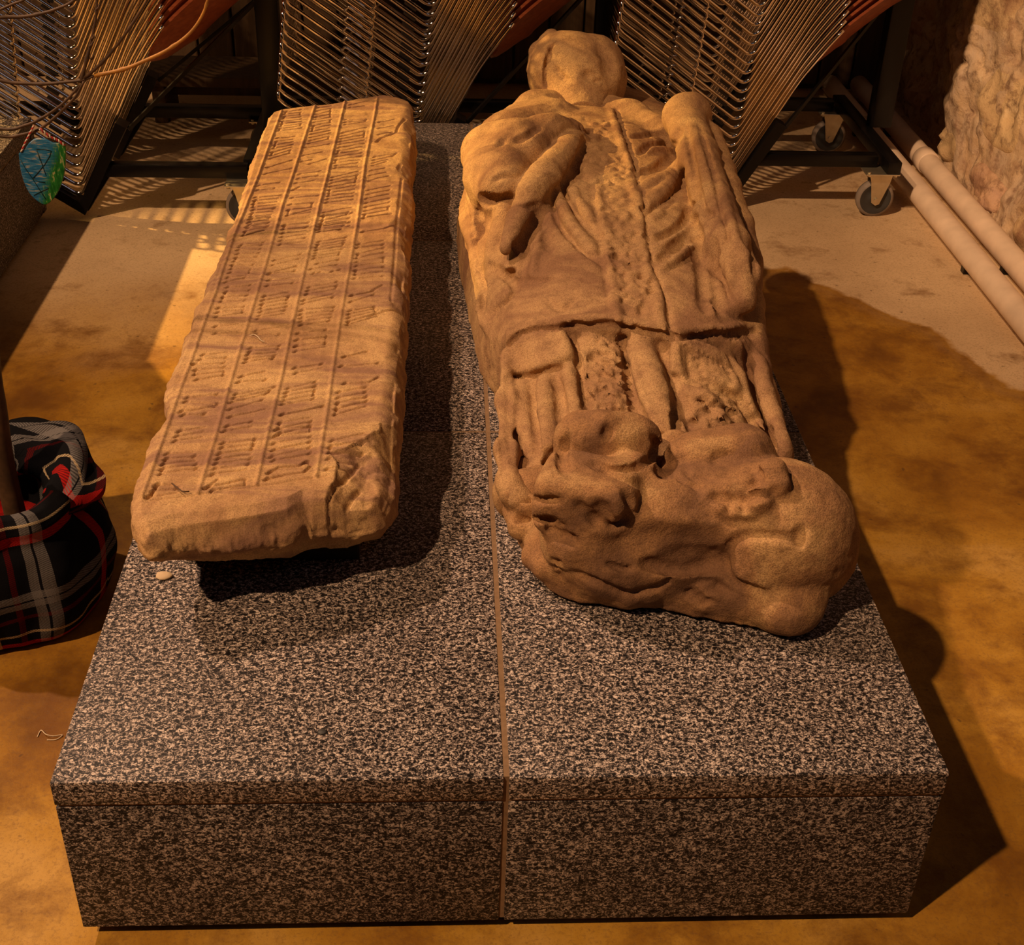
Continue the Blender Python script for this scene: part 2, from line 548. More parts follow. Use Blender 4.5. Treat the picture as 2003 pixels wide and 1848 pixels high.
# ------------------------------------------------------------------ inscribed slab
ZT = 0.150
CR = {'A': (480, 180, 5.891), 'B': (420, 400, 5.136), 'C': (330, 620, 4.354), 'D': (260, 780, 3.852)}


def resample(P, n):
    P = np.asarray(P, float)
    d = np.r_[0, np.cumsum(np.hypot(*np.diff(P[:, :2], axis=0).T))]
    s = np.linspace(0, d[-1], n)
    return np.stack([np.interp(s, d, P[:, k]) for k in range(P.shape[1])], 1)


def pxw(L, z=ZT):
    return np.array([U(a, b, z)[:2] for a, b in L])


NU, NV = 210, 1250
left = [(286, 1036), (268, 1000), (272, 960), (287, 905), (305, 850), (327, 812), (334, 795), (331, 765), (338, 735), (358, 690), (372, 645), (386, 600), (404, 570), (420, 530), (442, 480), (462, 420), (480, 370), (498, 310), (516, 255), (537, 214)]
right = [(745, 940), (758, 918), (763, 880), (770, 800), (776, 700), (781, 640), (788, 560), (792, 492), (785, 478), (783, 462), (793, 440), (797, 400), (803, 362), (797, 350), (797, 330), (803, 280), (806, 230), (797, 190)]
front = [(286, 1036), (340, 1018), (420, 1008), (500, 996), (560, 984), (590, 966), (640, 962), (690, 956), (722, 950), (745, 940)]
back = [(537, 214), (556, 208), (600, 202), (660, 196), (700, 188), (750, 181), (797, 190)]
Lw = resample(pxw(left), NV); Rw = resample(pxw(right), NV)
Fw = resample(pxw(front), NU); Bw = resample(pxw(back), NU)
Bw[:, 1] += 0.0
u = np.linspace(0, 1, NU)[None, :, None]; v = np.linspace(0, 1, NV)[:, None, None]
S = (1 - v) * Fw[None] + v * Bw[None] + (1 - u) * Lw[:, None] + u * Rw[:, None] \
    - ((1 - u) * (1 - v) * Fw[0] + u * (1 - v) * Fw[-1] + (1 - u) * v * Bw[0] + u * v * Bw[-1])
XY = S.reshape(-1, 2)
P3 = np.stack([XY[:, 0], XY[:, 1], XY[:, 0] * 0], 1)
zd = 0.0016 * fbm(P3, 6, 3, 3) + 0.0007 * fbm(P3, 60, 8, 3)
uu = np.broadcast_to(u[..., 0], (NV, NU)).ravel(); vv = np.broadcast_to(v[..., 0], (NV, NU)).ravel()
# broken right-hand edge and the flaked front right corner
ed = (1 - uu) + 0.02 * fbm(P3, 18, 12, 3)
er = np.clip((0.075 - ed) / 0.075, 0, 1)
zd -= er ** 2.0 * 0.020 * (0.6 + 0.5 * fbm(P3, 9, 15, 2))
fc = np.clip(1 - np.hypot((uu - 1.02) / 0.27, (vv + 0.0) / 0.095) + 0.12 * fbm(P3, 25, 17, 3), 0, 1)
zd -= np.minimum(fc * 0.05, 0.022) + (fc > 0) * 0.0025
zd -= (fc > 0) * 0.003 * np.abs(fbm(P3, 45, 21, 3))
zd -= np.clip(0.012 - uu, 0, 1) * 0.3 + np.clip(0.010 - vv, 0, 1) * 0.8
zd -= (vv > 0.985) * (vv - 0.985) * 0.5


def seg_d(P, a, b):
    ab = b - a
    t = np.clip(((P - a) @ ab) / (ab @ ab + 1e-12), 0, 1)
    return np.hypot(*(P - (a + t[:, None] * ab)).T), t


def groove(pts, wdt, dep, ends=(1.0, 1.0)):
    """V groove (dep > 0) or fillet (dep < 0) along world points"""
    global zd
    pts = np.asarray(pts)
    lo = pts.min(0) - 3 * wdt; hi = pts.max(0) + 3 * wdt
    idx = np.nonzero((XY[:, 0] > lo[0]) & (XY[:, 0] < hi[0]) & (XY[:, 1] > lo[1]) & (XY[:, 1] < hi[1]))[0]
    if not len(idx): return
    Q = XY[idx]
    best = np.full(len(idx), 9.0)
    for k in range(len(pts) - 1):
        d, _ = seg_d(Q, pts[k], pts[k + 1])
        best = np.minimum(best, d)
    f = np.clip(1 - best / wdt, 0, 1)
    f = f * f * (3 - 2 * f)
    zd[idx] -= dep * f


def dot(p, r, dep, st=1.9, ang=0.0):
    groove([np.array(p) - np.array([math.cos(ang), math.sin(ang)]) * r * (st - 1), np.array(p) + np.array([math.cos(ang), math.sin(ang)]) * r * (st - 1)], r, dep)


rl = random.Random(11)


def stroke(cr, x1, y1, x2, y2, *more, d=1.0):
    ox, oy, s = CR[cr]
    L = [(x1, y1), (x2, y2)] + [(more[k], more[k + 1]) for k in range(0, len(more), 2)]
    Wp = pxw([(ox + a / s, oy + b / s) for a, b in L])
    groove(Wp, 0.0031, 0.0034 * d)
    dot(Wp[0], 0.0040, 0.0038 * d, 2.0, 0.9)
    if rl.random() < 0.7: dot(Wp[-1], 0.0036, 0.0032 * d, 2.0, 0.9)


def run(cr, a, b, n, d=1.0):
    for k in range(n):
        t = k / max(1, n - 1)
        q = [a[i] * (1 - t) + b[i] * t + rl.uniform(-1, 1) * (5 if i % 2 == 0 else 1.5) for i in range(4)]
        stroke(cr, *q, d=d * rl.uniform(0.7, 1.1))
        if k and n > 2 and rl.random() < 0.45:   # joined minims share a short link
            e_ = 2 if rl.random() < 0.5 else 0
            ox, oy, sc = CR[cr]
            groove(pxw([(ox + last[e_] / sc, oy + last[e_ + 1] / sc), (ox + q[e_] / sc, oy + q[e_ + 1] / sc)]), 0.0028, 0.0026)
        last = q


RUNS = [('A', (470, 225, 630, 205), (390, 445, 640, 420), 9), ('A', (375, 535, 560, 515), (285, 765, 510, 700), 7), ('A', (255, 865, 530, 785), (235, 940, 520, 880), 2),
        ('A', (150, 1075, 390, 1040), (140, 1130, 330, 1110), 2), ('A', (120, 1215, 400, 1190), (60, 1460, 280, 1440), 8), ('A', (50, 1520, 270, 1500), (40, 1560, 250, 1540), 2),
        ('A', (840, 180, 990, 155), (740, 590, 960, 540), 13), ('A', (690, 640, 960, 605), (670, 730, 880, 690), 2), ('A', (650, 800, 750, 780), (740, 830, 940, 770), 2),
        ('A', (625, 945, 855, 915), (590, 1050, 800, 1020), 3), ('A', (560, 1125, 610, 1100), (540, 1220, 830, 1190), 2), ('A', (520, 1300, 770, 1275), (490, 1415, 750, 1380), 3),
        ('A', (450, 1530, 720, 1500), (440, 1580, 690, 1560), 2),
        ('A', (1210, 140, 1430, 100), (1200, 175, 1380, 150), 2), ('A', (1150, 320, 1390, 315), (1150, 375, 1380, 345), 3), ('A', (1120, 470, 1390, 415), (1040, 810, 1320, 770), 11),
        ('A', (1050, 850, 1290, 810), (1040, 880, 1290, 850), 2), ('A', (1010, 975, 1290, 910), (940, 1270, 1230, 1230), 9), ('A', (900, 1380, 1230, 1320), (890, 1420, 1180, 1380), 2),
        ('A', (890, 1470, 1190, 1400), (850, 1580, 1190, 1540), 4),
        ('A', (1550, 345, 1720, 310), (1540, 490, 1690, 460), 3), ('A', (1490, 740, 1740, 700), (1470, 840, 1610, 800), 4), ('A', (1450, 900, 1600, 870), (1440, 1010, 1640, 960), 3),
        ('A', (1415, 1125, 1660, 1070), (1370, 1450, 1640, 1400), 8),
        ('B', (370, 130, 560, 110), (285, 310, 500, 260), 5), ('B', (270, 400, 480, 375), (255, 420, 470, 400), 2), ('B', (240, 450, 460, 440), (160, 690, 350, 690), 7),
        ('B', (130, 740, 320, 715), (110, 780, 300, 740), 2), ('B', (130, 830, 360, 810), (70, 970, 310, 955), 4), ('B', (40, 1030, 290, 1015), (20, 1120, 290, 1075), 3),
        ('B', (10, 1215, 230, 1195), (5, 1290, 250, 1270), 2),
        ('B', (700, 210, 940, 185), (660, 400, 900, 370), 6), ('B', (600, 560, 860, 500), (580, 610, 850, 545), 2), ('B', (555, 685, 820, 620), (550, 700, 800, 665), 2),
        ('B', (550, 760, 780, 735), (530, 815, 780, 785), 2), ('B', (500, 920, 750, 880), (440, 1140, 700, 1090), 7), ('B', (410, 1260, 680, 1220), (415, 1290, 640, 1300), 2),
        ('B', (1100, 110, 1370, 80), (1050, 275, 1260, 250), 5), ('B', (1050, 370, 1320, 330), (1000, 540, 1250, 500), 7), ('B', (1030, 590, 1240, 550), (970, 645, 1230, 600), 2),
        ('B', (990, 690, 1060, 680), (1180, 670, 1250, 655), 2), ('B', (950, 830, 1230, 780), (930, 900, 1220, 850), 3), ('B', (900, 960, 1190, 900), (890, 990, 1190, 930), 2),
        ('B', (870, 1060, 1200, 1020), (870, 1200, 1150, 1160), 5), ('B', (840, 1290, 1120, 1250), (820, 1420, 1120, 1390), 3),
        ('B', (1500, 130, 1760, 90), (1500, 135, 1700, 125), 1), ('B', (1450, 395, 1700, 360), (1440, 430, 1690, 400), 2), ('B', (1440, 490, 1700, 430), (1410, 740, 1690, 715), 7),
        ('B', (1380, 910, 1600, 860), (1370, 975, 1600, 900), 2), ('B', (1360, 1060, 1600, 1015), (1340, 1195, 1640, 1110), 5),
        ('C', (300, 320, 500, 300), (270, 360, 490, 340), 2), ('C', (220, 400, 470, 385), (240, 530, 470, 490), 4), ('C', (160, 690, 410, 660), (150, 720, 410, 740), 2), ('C', (110, 800, 400, 760), (120, 830, 300, 820), 2),
        ('C', (700, 260, 940, 240), (660, 380, 890, 350), 5), ('C', (620, 500, 820, 460), (600, 550, 820, 530), 2), ('C', (570, 655, 900, 590), (540, 720, 830, 650), 3), ('C', (530, 780, 800, 700), (520, 850, 820, 780), 2),
        ('C', (500, 930, 700, 890), (470, 970, 700, 935), 2),
        ('C', (1090, 240, 1340, 210), (1080, 290, 1340, 250), 2), ('C', (1080, 430, 1300, 395), (1080, 470, 1310, 430), 2), ('C', (1020, 600, 1250, 550), (970, 740, 1230, 690), 5),
        ('C', (950, 900, 1220, 850), (940, 990, 1200, 930), 3),
        ('C', (1500, 330, 1700, 280), (1470, 410, 1780, 385), 2), ('C', (1450, 630, 1680, 590), (1420, 820, 1680, 750), 5),
        ('D', (350, 240, 540, 210), (320, 310, 520, 280), 3), ('D', (260, 410, 460, 400), (210, 560, 480, 520), 5), ('D', (180, 640, 330, 640), (130, 735, 330, 700), 3),
        ('D', (680, 330, 920, 300), (600, 560, 860, 520), 7), ('D', (1080, 230, 1340, 205), (1050, 430, 1330, 360), 5), ('D', (1060, 460, 1330, 405), (1060, 465, 1300, 425), 1),
        ('D', (1500, 310, 1750, 250), (1470, 440, 1700, 410), 4), ('D', (1460, 520, 1620, 480), (1460, 545, 1600, 510), 1)]
for r_ in RUNS: run(*r_)
stroke('B', 740, 100, 970, 50); stroke('B', 1490, 275, 1700, 240, 1800, 205, d=1.4); stroke('B', 1380, 910, 1560, 870, 1690, 800)
stroke('C', 970, 830, 1180, 790, 1310, 755, d=1.3); stroke('C', 1500, 560, 1700, 550, 1780, 505)
stroke('D', 1030, 545, 1100, 510, 1250, 495, 1310, 470, d=1.2); stroke('D', 1010, 595, 1100, 570, 1290, 545, 1350, 490, 1300, 470, d=1.3)
stroke('D', 560, 660, 850, 600, 850, 640, 600, 680, d=1.2); stroke('D', 560, 660, 640, 600); stroke('D', 180, 650, 150, 700, 110, 735, d=1.1)
for L in ([('A', 1510, 575), ('A', 1560, 530), ('A', 1640, 500), ('A', 1740, 460), ('A', 1760, 400), ('A', 1840, 290)],
          [('A', 1790, 820), ('A', 1760, 870), ('A', 1780, 890)], [('D', 1700, 400), ('D', 1600, 540), ('D', 1490, 660), ('D', 1460, 720)],
          [('D', 1700, 570), ('D', 1610, 660), ('D', 1560, 740)], [('B', 1890, 1010), ('B', 1700, 1060), ('B', 1560, 1110)]):
    groove(pxw([(CR[c][0] + a / CR[c][2], CR[c][1] + b / CR[c][2]) for c, a, b in L]), 0.0045, 0.004)
LINES = [[(551, 217), (521, 299), (504, 346), (482, 400), (459, 456), (422, 571), (401, 625), (374, 705), (351, 767), (312, 876), (278, 970)],
         [(616, 207), (572, 343), (551, 405), (517, 527), (486, 625), (454, 735), (421, 855), (387, 964)],
         [(675, 197), (640, 343), (624, 404), (591, 548), (570, 640), (550, 739), (521, 859), (501, 946)],
         [(738, 192), (731, 233), (714, 316), (698, 440), (681, 536), (665, 625), (649, 735), (639, 806), (618, 931)]]
for L in LINES:
    Wl = resample(pxw(L), 40)
    groove(Wl, 0.0046, -0.0028)
for L in ([(786, 346), (775, 445), (772, 501), (765, 585)],):
    groove(resample(pxw(L), 20), 0.0045, 0.0026)
groove(resample(pxw([(278, 980), (387, 966), (501, 949), (640, 928)]), 20), 0.004, 0.0022)
ZTOP = ZT + zd
TOP = np.stack([XY[:, 0], XY[:, 1], ZTOP], 1)
idx = np.arange(NU * NV).reshape(NV, NU)
loop = np.r_[idx[0, :-1], idx[:-1, -1], idx[-1, :0:-1], idx[:0:-1, 0]]
B0 = TOP[loop]
nx = np.roll(B0[:, :2], -6, 0) - np.roll(B0[:, :2], 6, 0)
nrm = np.stack([nx[:, 1], -nx[:, 0]], 1); nrm /= np.hypot(*nrm.T)[:, None]
for _ in range(25): nrm = (np.roll(nrm, 1, 0) + nrm + np.roll(nrm, -1, 0)) / 3
nrm /= np.hypot(*nrm.T)[:, None]
fr = np.clip(-nrm[:, 1], 0, 1) ** 1.5
VV = [TOP]; FF = []
nb = len(loop); prev = loop
KN = np.array([(0.0015, -0.002, 0.002, -0.004), (0.006, -0.010, 0.013, -0.036), (0.008, -0.030, 0.015, -0.050), (0.009, -0.055, 0.008, -0.064), (0.004, -0.085, -0.006, -0.088), (-0.004, -0.098, -0.018, -0.098), (-0.03, -0.100, -0.04, -0.100)])
tk = np.array([0, 1, 2, 3, 4, 5, 6]); ts = np.linspace(0, 6, 25)
rings = np.stack([np.interp(ts, tk, KN[:, k]) for k in range(4)], 1)
base = NU * NV
B0s = B0.copy()
for _ in range(160): B0s = (np.roll(B0s, 1, 0) + 2 * B0s + np.roll(B0s, -1, 0)) / 4
thin = 1 - 0.42 * np.clip(1 - (B0[:, 0] - 0.07) / 0.18, 0, 1) * np.clip(1 - (B0[:, 1] - 0.33) / 0.35, 0, 1)
for q, (o1, z1, o2, z2) in enumerate(rings):
    off = o1 * (1 - fr) + o2 * fr
    zz = (z1 * (1 - fr) + z2 * fr) * thin
    sm = min(1, q / 6)
    Bq = B0 * (1 - sm) + B0s * sm
    Pn = np.stack([B0[:, 0], B0[:, 1], zz], 1)
    am = min(1, (q + 1) / 4) * (1 if q < 18 else 0.3)
    off = off + am * (0.0050 * fbm(Pn, 26, 51, 4) + 0.004 * fr * fbm(Pn * np.array([1, 1, 3.0]), 14, 58, 3) - 0.005 * fr * np.abs(fbm(Pn, 48, 59, 3)))
    Rg = np.stack([Bq[:, 0] + nrm[:, 0] * off, Bq[:, 1] + nrm[:, 1] * off, ZT + zz + am * 0.002 * fbm(Pn, 40, 55, 3)], 1)
    zb_ = ZT - 0.1
    Rg[:, 2] = zb_ + (Rg[:, 2] - zb_) * (B0[:, 2] - zb_) / 0.1
    ids = base + np.arange(nb); base += nb
    VV.append(Rg)
    FF.append(np.stack([prev, ids, np.roll(ids, -1), np.roll(prev, -1)], 1))
    prev = ids
cc = Rg.mean(0)
VV.append(cc[None] * np.array([1, 1, 1]))
a = idx[:-1, :-1].ravel()
top = np.stack([a, a + 1, a + NU + 1, a + NU], 1)
FF = np.concatenate([top] + FF)
V = np.concatenate(VV)
slab = empty('inscribed_slab', (0.25, 1.0, 0))
tag(slab, 'long flat brown sandstone grave slab carved with four columns of old lettering', 'grave slab')
mesh_obj('stone_block', V, FF, M['stone_slab'], slab)
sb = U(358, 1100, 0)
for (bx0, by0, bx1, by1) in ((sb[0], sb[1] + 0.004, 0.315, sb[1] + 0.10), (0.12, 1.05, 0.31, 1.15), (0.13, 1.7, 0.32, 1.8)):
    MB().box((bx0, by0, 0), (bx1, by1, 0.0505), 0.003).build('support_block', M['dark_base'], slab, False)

# ------------------------------------------------------------------ sculpting: distance fields + surface nets


class Vol:
    def __init__(s, lo, hi, h):
        s.lo = np.array(lo, float); s.h = h
        s.n = np.ceil((np.array(hi) - s.lo) / h).astype(int) + 1
        s.ax = [s.lo[i] + h * np.arange(s.n[i]) for i in range(3)]
        s.F = np.full(s.n, 0.08, np.float32)
        s.crisp = 1.0

    def box(s, lo, hi):
        sl = []
        for i in range(3):
            a = max(0, int((lo[i] - s.lo[i]) / s.h)); b = min(s.n[i], int((hi[i] - s.lo[i]) / s.h) + 2)
            if b <= a: return None, None
            sl.append(slice(a, b))
        g = [s.ax[i][sl[i]] for i in range(3)]
        return tuple(sl), (g[0][:, None, None], g[1][None, :, None], g[2][None, None, :])

    def comb(s, sl, d, op, k):
        F = s.F[sl]
        d = d.astype(np.float32)
        if op == 'add':
            h = np.clip(0.5 + 0.5 * (F - d) / k, 0, 1)
            s.F[sl] = F * (1 - h) + d * h - k * h * (1 - h)
        else:
            h = np.clip(0.5 - 0.5 * (F + d) / k, 0, 1)
            s.F[sl] = F * (1 - h) + (-d) * h + k * h * (1 - h)

    def cap(s, a, b, ra, rb=None, k=0.01, op='add'):
        rb = ra if rb is None else rb
        a = np.asarray(a, float); b = np.asarray(b, float)
        m = max(ra, rb) + k + 0.012
        sl, g = s.box(np.minimum(a, b) - m, np.maximum(a, b) + m)
        if sl is None: return
        ab = b - a; L = ab @ ab + 1e-12
        t = np.clip(((g[0] - a[0]) * ab[0] + (g[1] - a[1]) * ab[1] + (g[2] - a[2]) * ab[2]) / L, 0, 1)
        d = np.sqrt((g[0] - a[0] - t * ab[0]) ** 2 + (g[1] - a[1] - t * ab[1]) ** 2 + (g[2] - a[2] - t * ab[2]) ** 2) - (ra + (rb - ra) * t)
        s.comb(sl, d, op, k)

    def path(s, pts, rs, k=0.01, op='add'):
        for i in range(len(pts) - 1):
            ra = rs[i] if isinstance(rs, (list, tuple)) else rs
            rb = rs[i + 1] if isinstance(rs, (list, tuple)) else rs
            s.cap(pts[i], pts[i + 1], ra, rb, k, op)

    def ell(s, c, r, k=0.01, op='add', rz=0.0, rx=0.0, p=2.0):
        m = max(r) + k + 0.012
        c = np.asarray(c, float)
        sl, g = s.box(c - m, c + m)
        if sl is None: return
        x = g[0] - c[0]; y = g[1] - c[1]; z = g[2] - c[2]
        cz, sz = math.cos(rz), math.sin(rz)
        x, y = x * cz + y * sz, -x * sz + y * cz
        if rx:
            cx, sx = math.cos(rx), math.sin(rx)
            y, z = y * cx + z * sx, -y * sx + z * cx
        q = (np.abs(x / r[0]) ** p + np.abs(y / r[1]) ** p + np.abs(z / r[2]) ** p) ** (1 / p)
        g2 = np.sqrt((x / r[0] ** 2) ** 2 + (y / r[1] ** 2) ** 2 + (z / r[2] ** 2) ** 2) + 1e-6
        q0 = np.sqrt((x / r[0]) ** 2 + (y / r[1]) ** 2 + (z / r[2]) ** 2) + 1e-6
        d = (q - 1) * np.minimum(q0 / g2, max(r))
        s.comb(sl, d, op, k)

    def sample(s, P):
        Q = (P - s.lo) / s.h
        i = np.clip(np.floor(Q).astype(int), 0, s.n - 2)
        t = np.clip(Q - i, 0, 1)
        r = 0
        for a in (0, 1):
            for b in (0, 1):
                for c in (0, 1):
                    wt = (t[..., 0] if a else 1 - t[..., 0]) * (t[..., 1] if b else 1 - t[..., 1]) * (t[..., 2] if c else 1 - t[..., 2])
                    r = r + wt * s.F[i[..., 0] + a, i[..., 1] + b, i[..., 2] + c]
        return r

    def hit(s, px, py):
        """first surface point on the line of sight through a measured pixel"""
        d = CM @ np.array([(px - 1001.5) / FPX, -(py - 924) / FPX, -1.0])
        hi = s.lo + (s.n - 1) * s.h
        t0 = (hi[2] - CC[2]) / d[2]; t1 = (s.lo[2] - CC[2]) / d[2]
        tt = np.arange(t0, t1 + 0.3, 0.0022 / np.linalg.norm(d))
        P = CC + tt[:, None] * d
        ok = np.all((P > s.lo) & (P < hi), 1)
        f = np.where(ok, s.sample(P), 1.0)
        k = np.nonzero(f < 0)[0]
        if not len(k): return None, None
        p = P[k[0]]
        e = s.h * 1.5
        n = np.array([s.sample(p + np.eye(3)[i] * e) - s.sample(p - np.eye(3)[i] * e) for i in range(3)])
        return p, n / (np.linalg.norm(n) + 1e-9)

    def line(s, L, r, dep, k=0.004, step=9, taper=True):
        """carve (dep > 0) or raise (dep < 0) along a measured polyline"""
        dep *= s.crisp if dep < 0.02 else 1.0; k *= 0.75 if s.crisp > 1 else 1.0
        L = np.asarray(L, float)
        n = max(2, int(np.hypot(*np.diff(L, axis=0).T).sum() / step) + 1)
        C = np.array([v[:] for v in catmull([(a, b, 0) for a, b in L], 6)])[:, :2]
        C = resample(C, n)
        Hs = [s.hit(*c) for c in C]
        Hs = [(p, q) for p, q in Hs if p is not None]
        if len(Hs) < 2: return
        pts = []; rs = []
        for i, (p, q) in enumerate(Hs):
            tp = 1.0
            if taper:
                u_ = i / (len(Hs) - 1)
                tp = min(1.0, 0.35 + 3 * min(u_, 1 - u_))
            dd = dep * tp
            pts.append(p + q * (r - dd) if dep > 0 else p - q * (r + dd)); rs.append(r)
        for i in range(len(pts) - 1):
            if np.linalg.norm(pts[i] - pts[i + 1]) < 0.09:
                s.cap(pts[i], pts[i + 1], rs[i], rs[i + 1], k, 'cut' if dep > 0 else 'add')

    def mesh(s, name, mat, parent, disp=()):
        F = s.F
        F[0] = F[-1] = 0.05; F[:, 0] = F[:, -1] = 0.05; F[:, :, -1] = 0.05; F[:, :, 0] = np.maximum(F[:, :, 0], 0.002)
        np.maximum(F, (0.0025 - s.ax[2])[None, None, :].astype(np.float32), out=F)
        ins = F < 0
        nx, ny, nz = F.shape
        cells = np.zeros((nx - 1, ny - 1, nz - 1), bool)
        allin = np.ones_like(cells)
        for a in (0, 1):
            for b in (0, 1):
                for c in (0, 1):
                    q = ins[a:nx - 1 + a, b:ny - 1 + b, c:nz - 1 + c]
                    cells |= q; allin &= q
        act = cells & ~allin
        ci = np.argwhere(act)
        vid = np.full(act.shape, -1, np.int64); vid[act] = np.arange(len(ci))
        acc = np.zeros((len(ci), 3)); cnt = np.zeros(len(ci))
        cor = [(a, b, c) for a in (0, 1) for b in (0, 1) for c in (0, 1)]
        val = {q: F[ci[:, 0] + q[0], ci[:, 1] + q[1], ci[:, 2] + q[2]].astype(float) for q in cor}
        for q in cor:
            for ax in range(3):
                if q[ax] == 0:
                    r = list(q); r[ax] = 1; r = tuple(r)
                    f0, f1 = val[q], val[r]
                    mk = (f0 < 0) != (f1 < 0)
                    t = np.where(mk, f0 / (f0 - f1 + 1e-12), 0)
                    pos = np.zeros((len(ci), 3)); pos[:] = q; pos[:, ax] += t
                    acc[mk] += pos[mk]; cnt[mk] += 1
        V = s.lo + (ci + acc / np.maximum(cnt, 1)[:, None]) * s.h
        faces = []
        for ax in range(3):
            o1, o2 = [i for i in range(3) if i != ax]
            sl0 = [slice(None)] * 3; sl1 = [slice(None)] * 3
            sl0[ax] = slice(0, -1); sl1[ax] = slice(1, None)
            chg = ins[tuple(sl0)] != ins[tuple(sl1)]
            E = np.argwhere(chg)
            E = E[(E[:, o1] > 0) & (E[:, o2] > 0) & (E[:, o1] < s.n[o1] - 1) & (E[:, o2] < s.n[o2] - 1)]
            def c4(d1, d2):
                q = E.copy(); q[:, o1] -= d1; q[:, o2] -= d2
                return vid[q[:, 0], q[:, 1], q[:, 2]]
            quad = np.stack([c4(1, 1), c4(0, 1), c4(0, 0), c4(1, 0)], 1)
            flip = ins[E[:, 0], E[:, 1], E[:, 2]]
            if ax == 1: flip = ~flip
            quad[~flip] = quad[~flip][:, ::-1]
            faces.append(quad)
        Fc = np.concatenate(faces)
        Fc = Fc[(Fc >= 0).all(1)]
        # normals from the field
        e = s.h
        N = np.stack([s.sample(V + np.eye(3)[i] * e) - s.sample(V - np.eye(3)[i] * e) for i in range(3)], 1)
        N /= np.linalg.norm(N, axis=1)[:, None] + 1e-9
        for (f, amp, sd, o) in disp:
            V = V + N * (amp * fbm(V, f, sd, o))[:, None]
        return mesh_obj(name, V, Fc, mat, parent)


eff = empty('stone_effigy', (0.72, 1.1, 0))
tag(eff, 'worn sandstone effigy of a robed priest lying on its back, feet on a beast', 'statue')

# ---- robed body
B = Vol((0.40, 0.34, -0.01), (1.06, 2.0, 0.36), 0.0042)
ST = np.array([  # y, left, right, top
    (0.34, 0.515, 0.90, 0.08), (0.44, 0.512, 0.905, 0.12), (0.55, 0.508, 0.915, 0.150), (0.68, 0.503, 0.93, 0.168), (0.76, 0.500, 0.945, 0.182), (0.90, 0.492, 0.955, 0.196),
    (1.05, 0.480, 0.965, 0.210), (1.20, 0.468, 0.985, 0.225), (1.35, 0.458, 0.985, 0.235), (1.50, 0.455, 0.965, 0.235), (1.62, 0.485, 0.935, 0.225), (1.72, 0.56, 0.88, 0.215),
    (1.80, 0.62, 0.83, 0.20), (1.88, 0.66, 0.80, 0.17), (1.95, 0.68, 0.78, 0.12), (2.05, 0.70, 0.76, 0.05)])
gx, gy, gz = B.ax[0][:, None, None], B.ax[1][None, :, None], B.ax[2][None, None, :]
xl = np.interp(B.ax[1], ST[:, 0], ST[:, 1])[None, :, None]
xr = np.interp(B.ax[1], ST[:, 0], ST[:, 2])[None, :, None]
zt = np.interp(B.ax[1], ST[:, 0], ST[:, 3])[None, :, None]
xc = (xl + xr) / 2; hw = (xr - xl) / 2
zz0 = np.maximum(gz, 0)
q = (np.abs((gx - xc) / hw) ** 3.0 + (zz0 / zt) ** 2.6) ** (1 / 2.8)
D = (q - 1) * np.minimum(hw, zt) * 0.85
D = np.maximum(D, 0.415 - gy)         # cut at the foot end
D = np.maximum(D, -gz + 0.004)
B.F = np.maximum(np.minimum(D, 0.08), -0.2).astype(np.float32)
del D, q


def W(px, py, z):
    return U(px, py, z)


# the chasuble ends above the alb: lower the alb below the hem, leaving a lip
hem = [(940, 700), (985, 668), (1030, 636), (1110, 630), (1200, 628), (1260, 640), (1320, 650), (1400, 646), (1480, 634)]
HW = np.array([B.hit(*c)[0] if B.hit(*c)[0] is not None else [0, 0, 0] for c in hem]); HW = HW[HW[:, 1] > 0]
hy = np.interp(B.ax[0], HW[:, 0], HW[:, 1])[:, None, None]
below = np.clip((hy - 0.004 - gy) / 0.006, 0, 1)
B.F = (B.F + below * (0.017 * (1 - np.clip((hy - gy) / 0.35, 0, 1) * 0.4))).astype(np.float32)
B.line(hem[1:], 0.011, -0.006, 0.006)
# side wall of drapery on the left: standing ribs
for L in ([(905, 300), (897, 350), (905, 420), (925, 480), (935, 540)], [(925, 300), (915, 360), (925, 430), (940, 500)], [(950, 300), (948, 350), (942, 400), (930, 440)]):
    B.line(L, 0.012, -0.008, 0.01)
for L in ([(914, 310), (905, 365), (915, 430), (932, 500)], [(938, 310), (930, 360), (935, 420), (925, 460)], [(957, 395), (945, 440), (930, 475)]):
    B.line(L, 0.007, 0.007, 0.005)
# sloping shoulders either side of the neck
B.path([W(1120, 215, .165), W(1050, 228, .175), W(975, 268, .180)], [0.047, 0.048, 0.044], 0.03)
B.path([W(1080, 235, .190), W(1000, 265, .195), W(950, 300, .175)], [0.040, 0.043, 0.048], 0.03)
B.path([W(1165, 218, .165), W(1230, 240, .170), W(1300, 275, .175)], [0.048, 0.044, 0.042], 0.03)
# left shoulder and broken sleeve
B.crisp = 1.25
B.path([W(960, 285, .225), W(1010, 282, .240), W(1070, 266, .243), W(1110, 252, .243)], [0.040, 0.042, 0.036, 0.02], 0.03)
B.path([W(950, 300, .205), W(962, 345, .205), W(972, 372, .21)], [0.05, 0.048, 0.040], 0.03)
B.path([W(985, 300, .215), W(990, 345, .215), W(995, 368, .215)], [0.045, 0.04, 0.03], 0.03)
B.path([W(1000, 300, .235), W(1030, 300, .24), W(1090, 262, .245)], [0.045, 0.035, 0.022], 0.02)
# deep hollow between sleeve and forearm, and under the sleeve end
B.path([W(1112, 258, .262), W(1075, 300, .258), W(1030, 340, .255), W(1008, 372, .250)], [0.010, 0.018, 0.020, 0.014], 0.008, 'cut')
B.path([W(938, 400, .215), W(970, 398, .225), W(1004, 392, .225)], 0.018, 0.006, 'cut')
B.line([(940, 405), (945, 440), (935, 470)], 0.012, 0.010, 0.008)
